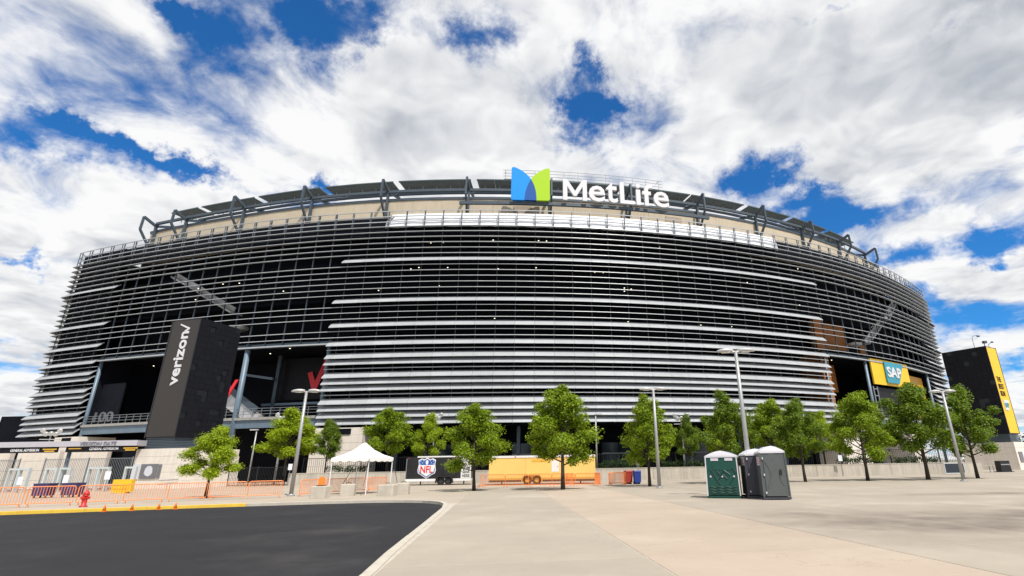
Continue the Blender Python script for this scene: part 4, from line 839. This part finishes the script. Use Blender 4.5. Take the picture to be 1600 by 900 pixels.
# ------------------------------------------------------------------ small kerbside things
def cone(x, y, label):
    o = thing('traffic_cone', label, 'cone', (x, y, -0.13), rnd.uniform(0, 1), 'orange cones along the yellow kerb')
    MB().box((0, 0, 0.02), (0.2, 0.2, 0.03)).build('base', 'cone_orange', o, local=True); MB().lathe((0, 0, 0), [(0.08, 0.03), (0.02, 0.30), (0.015, 0.31)], 12).build('body', 'cone_orange', o, local=True, smooth=True)
for (x, y), l in zip(((-22.0, 25.95), (-21.0, 26.3), (-20.0, 26.65), (-19.35, 26.85)), ('leftmost small orange cone at the yellow kerb', 'second small orange cone from left at the yellow kerb', 'third small orange cone from left at the yellow kerb', 'rightmost small orange cone at the yellow kerb')): cone(x, y, l)
o = thing('fire_hydrant', 'red fire hydrant in front of the orange barriers', 'hydrant', (-24.5, 27.6, 0))
MB().lathe((0, 0, 0), [(0.17, 0), (0.17, 0.05), (0.11, 0.07), (0.105, 0.5), (0.15, 0.52), (0.15, 0.56)], 14).build('barrel', 'hydrant_red', o, local=True, smooth=True)
MB().lathe((0, 0, 0), [(0.14, 0.56), (0.125, 0.66), (0.07, 0.73), (0.035, 0.745), (0.035, 0.8)], 14).build('bonnet', 'hydrant_red', o, local=True, smooth=True)
for d_ in ((-1, 0), (1, 0), (0, -1)): MB().tube([(d_[0]*0.08, d_[1]*0.08, 0.42), (d_[0]*0.19, d_[1]*0.19, 0.42)], 0.065 if d_[1] == 0 else 0.085, 10).build('outlet', 'hydrant_red', o, local=True)
# tent
tn = thing('canopy_tent', 'white peaked canopy tent on thin poles among concrete blocks', 'tent', (-14.5, 37.0, 0), R(-13)); hw = 1.42; ez = 2.28
pk = MB(); NS = 10; ring = []
for sx_, sy_, ex, ey in ((-1, -1, 1, -1), (1, -1, 1, 1), (1, 1, -1, 1), (-1, 1, -1, -1)):
    for i in range(NS): t = i/NS; ring.append((hw*(sx_+(ex-sx_)*t), hw*(sy_+(ey-sy_)*t)))
n = len(ring); vs = []; fs = []
for f_, z_ in ((1.0, ez), (0.66, ez+0.20), (0.33, ez+0.52), (0.04, ez+0.98)): vs += [(x*f_, y*f_, z_) for x, y in ring]
for j in range(3):
    for i in range(n): fs.append((j*n+i, j*n+(i+1) % n, (j+1)*n+(i+1) % n, (j+1)*n+i))
fs.append(tuple(3*n+i for i in range(n))); pk.add(vs, fs); pk.build('canopy', 'tent_white', tn, local=True)
va = MB(); vs = []; fs = []; m4 = 4
for i in range(n*m4):
    t = i/m4; i0 = int(t) % n; i1 = (i0+1) % n; f_ = t-int(t); x = ring[i0][0]*(1-f_)+ring[i1][0]*f_; y = ring[i0][1]*(1-f_)+ring[i1][1]*f_
    vs += [(x*1.004, y*1.004, ez), (x*1.012, y*1.012, ez-0.20-0.075*abs(math.sin(math.pi*t/2.5)))]
for i in range(n*m4): j = (i+1) % (n*m4); fs.append((2*i, 2*i+1, 2*j+1, 2*j))
va.add(vs, fs); va.build('valance', 'tent_white', tn, local=True)
for sx_ in (-1, 1):
    for sy_ in (-1, 1): MB().tube([(sx_*hw*0.97, sy_*hw*0.97, 0), (sx_*hw*0.97, sy_*hw*0.97, ez)], 0.035, 8).build('pole', 'trailer_white', tn, local=True)
for (sx_, sy_), e in (((-1, -1), (-2.3, -0.9, 0.55)), ((-1, 1), (-1.5, 0.2, 0.6)), ((1, -1), (2.0, -2.6, 0.55)), ((1, 1), (2.4, 0.6, 0.55))): MB().tube([(sx_*hw, sy_*hw, ez-0.1), e], 0.018, 5).build('ratchet_strap', 'black_plastic' if sx_ > 0 or sy_ > 0 else 'trailer_white', tn, local=True)
def cblock(x, y, rz, label, s=(0.92, 0.7, 0.66)):
    o = thing('concrete_block', label, 'block', (x, y, 0), rz, 'concrete ballast blocks round the tent'); b = MB(); c = 0.045; sx_, sy_, sz_ = s
    P8 = [(-sx_/2+c, -sy_/2), (sx_/2-c, -sy_/2), (sx_/2, -sy_/2+c), (sx_/2, sy_/2-c), (sx_/2-c, sy_/2), (-sx_/2+c, sy_/2), (-sx_/2, sy_/2-c), (-sx_/2, -sy_/2+c)]
    vs = [(x_, y_, 0) for x_, y_ in P8]+[(x_, y_, sz_-c) for x_, y_ in P8]+[(x_*0.94, y_*0.94, sz_) for x_, y_ in P8]
    b.add(vs, [(i, (i+1) % 8, (i+1) % 8+8, i+8) for i in range(8)]+[(i+8, (i+1) % 8+8, (i+1) % 8+16, i+16) for i in range(8)]+[tuple(range(16, 24)), tuple(reversed(range(8)))]); b.build('body', 'kerb', o, local=True)
    MB().tube([(-0.15, 0, sz_-0.02), (-0.12, 0, sz_+0.09), (0.12, 0, sz_+0.09), (0.15, 0, sz_-0.02)], 0.016, 6).build('lifting_eye', 'rubber', o, local=True)
cblock(-14.95, 32.3, R(-6), 'concrete block left of the tent carrying an orange marker'); cblock(-14.3, 34.6, R(12), 'concrete block under the left front pole of the tent', (0.85, 0.7, 0.68)); cblock(-11.55, 33.8, R(-8), 'wide concrete block under the right front corner of the tent', (1.0, 0.7, 0.64)); cblock(-11.0, 35.1, R(5), 'concrete block behind the right one, nearest the black trailer', (0.75, 0.7, 0.68))
o = thing('orange_marker', 'orange marker panel on the left concrete block', 'marker', (-14.95, 32.3, 0.66)); MB().prism([(-0.17, 0), (-0.17, 0.42), (-0.1, 0.5), (0.1, 0.5), (0.17, 0.42), (0.17, 0)], (0, -0.05, 0), (1, 0, 0), (0, 0, 1), (0, 0.1, 0)).build('panel', 'cone_orange', o, local=True); MB().box((0, 0, 0.02), (0.44, 0.3, 0.05)).build('foot', 'rubber', o, local=True)

# ------------------------------------------------------------------ trailers
def wheel(o, x, y, r, rimm):
    w_ = MB(); w_.tube([(x, y-0.11, r), (x, y-0.09, r), (x, y+0.09, r), (x, y+0.11, r)], [r*0.86, r, r, r*0.86], 18); t = w_.build('wheel', 'rubber', o, local=True)
    MB().tube([(x, y-0.13, r), (x, y-0.10, r)], [r*0.45, r*0.58], 14).build('rim', rimm, t, local=True)
def rbox(x0, x1, y0, y1, z0, z1, c=0.07):
    P_ = [(x0, z0), (x1, z0), (x1, z1-c), (x1-c*0.3, z1-c*0.3), (x1-c, z1), (x0+c, z1), (x0+c*0.3, z1-c*0.3), (x0, z1-c)]
    return MB().prism(P_, (0, y0, 0), (1, 0, 0), (0, 0, 1), (0, y1-y0, 0))
def fender(o, xs, y, r, m):
    b = MB(); a0, a1 = xs[0]-r*1.35, xs[-1]+r*1.35; prof = [(a0, r*0.55), (a0+0.06, r*1.6), (a0+0.25, r*2.2), (a1-0.25, r*2.2), (a1-0.06, r*1.6), (a1, r*0.55), (a1-0.09, r*0.55), (a1-0.14, r*1.55), (a1-0.30, r*2.03), (a0+0.30, r*2.03), (a0+0.14, r*1.55), (a0+0.09, r*0.55)]
    b.prism(prof, (0, y-0.27, 0), (1, 0, 0), (0, 0, 1), (0, 0.27, 0)); b.build('fender', m, o, local=True)
t1 = thing('cargo_trailer', 'black enclosed cargo trailer with red, white and blue shield emblem', 'trailer', (-12.95, 51.6, 0), R(-1))
rbox(-3.1, 3.05, 0, 2.2, 0.55, 2.52).build('body', 'trailer_black', t1, local=True); MB().bb(-3.12, 3.07, -0.02, 2.22, 0.36, 0.57).build('skirt', 'trailer_white', t1, local=True)
MB().bb(-2.1, 3.07, -0.03, 2.23, 2.48, 2.6).build('roof_trim', 'trailer_white', t1, local=True); MB().bb(-3.13, -3.06, -0.03, 0.06, 0.57, 2.4).build('corner_post', 'rail_grey', t1, local=True)
wpn = MB().bb(2.12, 3.06, -0.035, 0.0, 0.58, 2.4).build('end_panel', 'trailer_white', t1, local=True)
for i, wd in enumerate(('GET', 'YOUR', 'TEAM', 'GEAR', 'HERE')): tm = text_mb(wd, w=0.72, h=0.26, th=0.01, bold=0.02); xf(tm, (2.24, -0.05, 2.05-0.345*i)); tm.build('lettering', 'black_letter', wpn, local=True)
for x in (0.0, 0.72): wheel(t1, x+0.25, 0.05, 0.36, 'rim_dark')
fender(t1, (0.25, 0.97), 0.0, 0.36, 'rubber')
for x in (-1.7, 2.4): MB().bb(x-0.05, x+0.05, 0.1, 0.2, 0.0, 0.4).build('jack_leg', 'rubber', t1, local=True)
for x in (-2.9, -0.9, 1.4): MB().bb(x-0.05, x+0.05, -0.05, -0.02, 2.40, 2.46).build('marker_lamp', 'logo_red', t1, local=True)
for z_ in (0.75, 2.3): MB().bb(-3.05, 2.1, -0.012, 0.0, z_, z_+0.02).build('body_seam', 'rim_dark', t1, local=True)
SH = [(-0.82, 1.45), (-0.50, 1.60), (-0.25, 1.52), (0, 1.68), (0.25, 1.52), (0.50, 1.60), (0.82, 1.45), (0.76, 1.1), (0.85, 0.55), (0.78, 0.28), (0.45, 0.12), (0.0, -0.18), (-0.45, 0.12), (-0.78, 0.28), (-0.85, 0.55), (-0.76, 1.1)]
em = MB().prism([(a_*1.02, b_*1.02) for a_, b_ in SH], (-1.15, -0.03, 0.77), (1, 0, 0), (0, 0, 1), (0, 0.02, 0)).build('shield_emblem', 'trailer_white', t1, local=True)
MB().prism([(a_*0.92, 0.06+b_*0.92) for a_, b_ in SH], (-1.15, -0.04, 0.77), (1, 0, 0), (0, 0, 1), (0, 0.012, 0)).build('blue_field', 'logo_blue', em, local=True)
MB().prism([(-0.74, 1.03), (0.74, 1.03), (0.70, 0.55), (0.64, 0.38), (0.38, 0.24), (0, 0.0), (-0.38, 0.24), (-0.64, 0.38), (-0.70, 0.55)], (-1.15, -0.05, 0.77), (1, 0, 0), (0, 0, 1), (0, 0.012, 0)).build('white_field', 'trailer_white', em, local=True)
tm = text_mb('NFL', w=1.18, h=0.62, th=0.012, bold=0.02); xf(tm, (-1.74, -0.07, 0.77+0.33)); tm.build('lettering', 'logo_red', em, local=True)
for a_, b_ in ((-0.6, 1.38), (-0.42, 1.22), (-0.6, 1.12), (0.6, 1.38), (0.42, 1.22), (0.6, 1.12), (-0.32, 1.42), (0.32, 1.42)): MB().prism([(0.06*(1 if i % 2 == 0 else 0.45)*math.sin(math.pi*i/5), 0.06*(1 if i % 2 == 0 else 0.45)*math.cos(math.pi*i/5)) for i in range(10)], (-1.15+a_, -0.055, 0.77+b_), (1, 0, 0), (0, 0, 1), (0, 0.01, 0)).build('star', 'trailer_white', em, local=True)
MB().prism([(0.13*math.cos(2*math.pi*i/14), 0.22*math.sin(2*math.pi*i/14)) for i in range(14)], (-1.15, -0.058, 0.77+1.27), (1, 0, 0), (0, 0, 1), (0, 0.012, 0)).build('ball_print', 'trailer_white', em, local=True)
t2 = thing('stage_trailer', 'long yellow trailer with white roof behind orange barriers', 'trailer', (-3.0, 48.6, 0), R(-1.5))
rbox(-4.75, 4.75, 0, 2.4, 0.42, 2.32).build('body', 'trailer_yellow', t2, local=True); MB().bb(-4.5, 4.78, -0.04, 2.44, 2.28, 2.46).build('roof', 'trailer_white', t2, local=True); MB().bb(-4.74, 4.74, 0.02, 2.38, 0.24, 0.42).build('chassis', 'rim_dark', t2, local=True)
MB().bb(-4.77, 4.77, -0.012, 0.0, 0.46, 0.58).build('lower_trim', 'rim_orange', t2, local=True)
for x in (-1.5, 1.9): MB().bb(x-0.012, x+0.012, -0.012, 0.0, 0.6, 2.26).build('seam', 'rim_orange', t2, local=True)
MB().bb(0.85, 1.5, -0.02, 0.0, 1.05, 2.0).build('white_door', 'trailer_white', t2, local=True); MB().bb(-0.9, 0.5, -0.02, -0.005, 1.92, 2.12).build('faded_lettering', 'gold_letter', t2, local=True)
for x in (-4.6, -2.4, 2.2, 4.6): MB().bb(x-0.06, x+0.06, -0.07, -0.04, 2.34, 2.4).build('marker_lamp', 'hydrant_red', t2, local=True)
MB().bb(1.40, 1.44, -0.05, -0.02, 1.45, 1.55).build('door_handle', 'rim_dark', t2, local=True)
for x in (-3.6, 3.4): MB().bb(x-0.05, x+0.05, 0.2, 0.32, 0.0, 0.26).build('jack_leg', 'rim_dark', t2, local=True)
for x in (-1.3, -0.45): wheel(t2, x, 0.05, 0.38, 'rim_orange')
fender(t2, (-1.3, -0.45), 0.0, 0.38, 'rim_orange')

# ------------------------------------------------------------------ portable toilets
def toilet(label, x, y, rz, w_, d_, h_, bm_, style):
    o = thing('portable_toilet', label, 'toilet', (x, y, 0), rz, 'portable toilets on the plaza'); hz = h_-0.28
    b = MB().box((0, 0, 0.1+hz/2), (w_, d_, hz-0.1), 0, 0.965); b.build('cabin', bm_, o, local=True)
    MB().bb(-w_/2-0.03, w_/2+0.03, -d_/2-0.03, d_/2+0.03, 0.03, 0.11).build('skid', 'toilet_dark' if style == 'door' else 'toilet_green', o, local=True)
    for x_ in (-w_/2+0.15, w_/2-0.15): MB().bb(x_-0.06, x_+0.06, -d_/2, d_/2, 0.0, 0.04).build('runner', 'rubber', o, local=True)
    vs = []; fs = []; ww, dd = w_*0.965/2+0.03, d_*0.965/2+0.03; n_ = 10
    for yy in (-dd, dd):
        for i in range(n_+1): t = -1+2*i/n_; vs.append((ww*t, yy*(1-0.12*(1-abs(t))), hz+0.04+0.24*(1-abs(t)**1.7)))
    fs = [(i, i+1, n_+2+i, n_+1+i) for i in range(n_)] + [tuple(range(n_+1)), tuple(reversed(range(n_+1, 2*n_+2)))]
    vs += [(-ww, -dd, hz-0.03), (ww, -dd, hz-0.03), (ww, dd, hz-0.03), (-ww, dd, hz-0.03)]; q = 2*n_+2; fs += [(0, n_, q+1, q), (n_+1, 2*n_+1, q+2, q+3), (n_, 2*n_+1, q+2, q+1), (0, n_+1, q+3, q)]
    MB().add(vs, fs).build('roof', 'toilet_roof', o, local=True)
    MB().tube([(w_*0.33, d_*0.3, hz+0.05), (w_*0.33, d_*0.3, hz+0.27)], 0.05, 8).build('vent_pipe', bm_, o, local=True)
    f = -d_/2
    for sx_ in (-1, 1):
        MB().bar((sx_*w_/2*0.995, f-0.005, 0.1), (sx_*w_/2*0.965, f*0.965-0.005, hz), 0.05).build('corner_post', bm_ if style == 'door' else 'toilet_roof', o, local=True)
    def fy(z): return f*(1-0.035*(z-0.1)/hz)-0.012
    if style == 'door':
        dr = MB(); P_ = [(-0.42, 0.16), (0.42, 0.16), (0.41, hz-0.28), (0.30, hz-0.12), (0, hz-0.04), (-0.30, hz-0.12), (-0.41, hz-0.28)]; P_ = [(a_*w_/1.12, b_) for a_, b_ in P_]
        dr.add([(a_, fy(b_)-0.022, b_) for a_, b_ in P_]+[(a_, fy(b_)+0.04, b_) for a_, b_ in P_], [tuple(range(7)), tuple(reversed(range(7, 14)))]+[(i, (i+1) % 7, (i+1) % 7+7, i+7) for i in range(7)]); D = dr.build('door', bm_, o, local=True)
        for sg_ in (-1, 1):
            pts = [(sg_*0.36, 1.62), (sg_*0.20, 1.32), (sg_*0.15, 1.02), (sg_*0.22, 0.75), (sg_*0.34, 0.5)] if sg_ < 0 else [(0.24, 1.2), (0.20, 0.95), (0.26, 0.75), (0.36, 0.6)]
            MB().tube([(a_, fy(b_)-0.022, b_) for a_, b_ in pts], 0.022, 6).build('rib', bm_, D, local=True)
        MB().box((0.27, fy(1.15)-0.04, 1.15), (0.1, 0.05, 0.2)).build('latch', 'black_plastic', D, local=True); MB().box((0.27, fy(1.24)-0.045, 1.25), (0.07, 0.05, 0.04)).build('handle', 'toilet_green', D, local=True)
        for b_ in (0.3, 1.05, 1.75): MB().box((-0.44*w_/1.12, fy(b_)-0.03, b_), (0.05, 0.03, 0.09)).build('hinge', 'sticker', o, local=True)
        s_ = MB().bb(-w_/2-0.012, -w_/2+0.03, -d_/2+0.12, -d_/2+0.75, 1.45, 1.82).build('sticker', 'sticker', o, local=True)
        for zz in (1.50, 1.6, 1.7): MB().bb(-w_/2-0.016, -w_/2-0.01, -d_/2+0.18, -d_/2+0.69, zz, zz+0.05).build('sticker_line', 'sticker_pink', s_, local=True)
    else:
        for x_ in (-0.32*w_, 0.12*w_): MB().bb(x_, x_+0.24*w_, fy(1.78)-0.012, fy(1.78)+0.02, 1.68, 1.8).build('vent_slot', 'sticker', o, local=True)
        MB().bb(-0.28*w_, 0.30*w_, fy(1.4)-0.006, fy(1.4)+0.02, 1.26, 1.58).build('recess_panel', bm_, o, local=True)
        for x_ in (-0.36, 0.0, 0.36): MB().tube([(x_*w_, fy(0.95)-0.02, 0.97), (x_*w_, fy(0.95)+0.02, 0.97)], 0.045, 10).build('rivet', 'sticker', o, local=True)
        for pts in ([(-0.36, 1.35), (-0.22, 0.95), (-0.06, 0.6)], [(-0.16, 1.22), (-0.05, 1.05), (0.08, 1.25), (0.26, 1.05)], [(0.34, 1.4), (0.46, 1.15)], [(0.36, 0.95), (0.22, 0.65)], [(-0.14, 0.82), (0.02, 1.06), (0.16, 0.86)]): MB().tube([(a_*w_*0.95, fy(b_)-0.012, b_) for a_, b_ in pts], 0.024, 6).build('rib', bm_, o, local=True)
        for zz in (0.26, 0.38, 0.5): MB().tube([(w_*(-0.42+0.84*i/14), fy(zz)-0.012, zz+0.03*math.sin(i*1.55)) for i in range(15)], 0.02, 6).build('wave_rib', bm_, o, local=True)
toilet('green portable toilet with white roof, left of the three', 7.2, 26.8, R(-20), 1.5, 1.25, 2.14, 'toilet_green', 'back')
toilet('dark grey portable toilet half hidden between the other two', 8.62, 26.35, R(-6), 1.12, 1.2, 2.2, 'toilet_dark', 'door')
toilet('grey portable toilet with closed door, nearest of the three', 8.98, 25.15, R(-9), 1.12, 1.2, 2.28, 'toilet_grey', 'door')

# ------------------------------------------------------------------ bins, signs and furniture
def wheelie(label, x, y, m_, rz):
    o = thing('wheelie_bin', label, 'bin', (x, y, 0), rz); MB().box((0, 0, 0.56), (0.5, 0.55, 0.86), 0, 1.12).build('tub', m_, o, local=True)
    MB().prism([(-0.34, 0), (0.32, 0), (0.3, 0.07), (-0.3, 0.1)], (-0.3, 0, 0.99), (0, 1, 0), (0, 0, 1), (0.6, 0, 0)).build('lid', m_, o, local=True)
    for x_ in (-0.25, 0.25): MB().tube([(x_-0.03, 0.22, 0.11), (x_+0.03, 0.22, 0.11)], 0.11, 12).build('wheel', 'rubber', o, local=True)
    MB().bb(-0.2, 0.2, -0.2, 0.2, 0.0, 0.14).build('foot', 'rubber', o, local=True)
wheelie('blue wheeled bin at the end of the orange barriers', 5.15, 46.2, 'blue_bin', R(8)); wheelie('dark red wheeled bin just left of the blue bin', 4.45, 46.6, 'red_bin', R(15))
for x, y, l in ((-29.7, 56.6, 'small white sign behind the barriers near the left lamp post'), (6.5, 56.9, 'small white sign on the wall left of the middle lamp post'), (28.3, 58.2, 'small white sign behind the second tree right of the toilets'), (43.0, 60.6, 'small white sign behind the rightmost tree')):
    o = thing('parking_sign', l, 'sign', (x, y, 0), 0, 'small white signs along the wall'); MB().tube([(0, 0.03, 0), (0, 0.03, 2.1)], 0.03, 6).build('post', 'rail_grey', o, local=True); MB().box((0, 0, 1.85), (0.42, 0.03, 0.6)).build('plate', 'white_board', o, local=True)
o = thing('waste_bin', 'black waste bin at the right edge beside the wall', 'bin', (51.5, 66.0, 0)); MB().box((0, 0, 0.68), (1.2, 0.9, 1.2), 0, 0.94).build('tub', 'black_plastic', o, local=True); MB().box((0, -0.47, 0.85), (1.1, 0.03, 0.12)).build('stripe', 'lamp_grey', o, local=True); MB().box((0, 0, 0.04), (1.6, 1.0, 0.08)).build('base', 'black_plastic', o, local=True)
o = thing('picnic_table', 'pale table left of the black bin by the right wall', 'table', (48.6, 65.2, 0)); MB().box((0, 0, 0.78), (2.0, 0.8, 0.05)).build('top', 'kerb', o, local=True)
for x_ in (-0.85, 0.85):
    for y_ in (-0.3, 0.3): MB().bar((x_, y_, 0), (x_, y_, 0.76), 0.06).build('leg', 'rail_grey', o, local=True)
o = thing('glass_shelter', 'low glass screen shelter against the wall right of the last trees', 'shelter', (41.2, 59.6, 0), R(9)); MB().box((0, 0, 0.62), (2.3, 0.04, 0.95)).build('pane', 'glass_dark', o, local=True)
for x_ in (-1.2, 1.2): MB().bar((x_, 0, 0), (x_, 0, 1.2), 0.08).build('post', 'gate_frame', o, local=True)
for z_ in (0.12, 1.16): MB().bar((-1.2, 0, z_), (1.2, 0, z_), 0.07).build('rail', 'gate_frame', o, local=True)
for x, y, rr, hh, l in ((-150, 150, 8, 9, 'dark distant tree clump low at far left behind the canopy'), (130, 150, 7, 8, 'dark distant tree clump low behind the right tower')):
    o = thing('distant_tree', l, 'tree', (x, y, 0)); r = random.Random(x); lv = MB(); leaf_cloud(lv, [((x+r.uniform(-rr, rr), y+r.uniform(-3, 3), hh*r.uniform(0.3, 0.8)), hh*0.3, 0.8) for _ in range(14)], 2500, 0.5, r); lv.build('crown', 'hedge_leaf', o); MB().tube([(x, y, 0), (x, y, hh*0.6)], [0.4, 0.2], 7).build('trunk', 'bark', o)
bpy.context.view_layer.update()
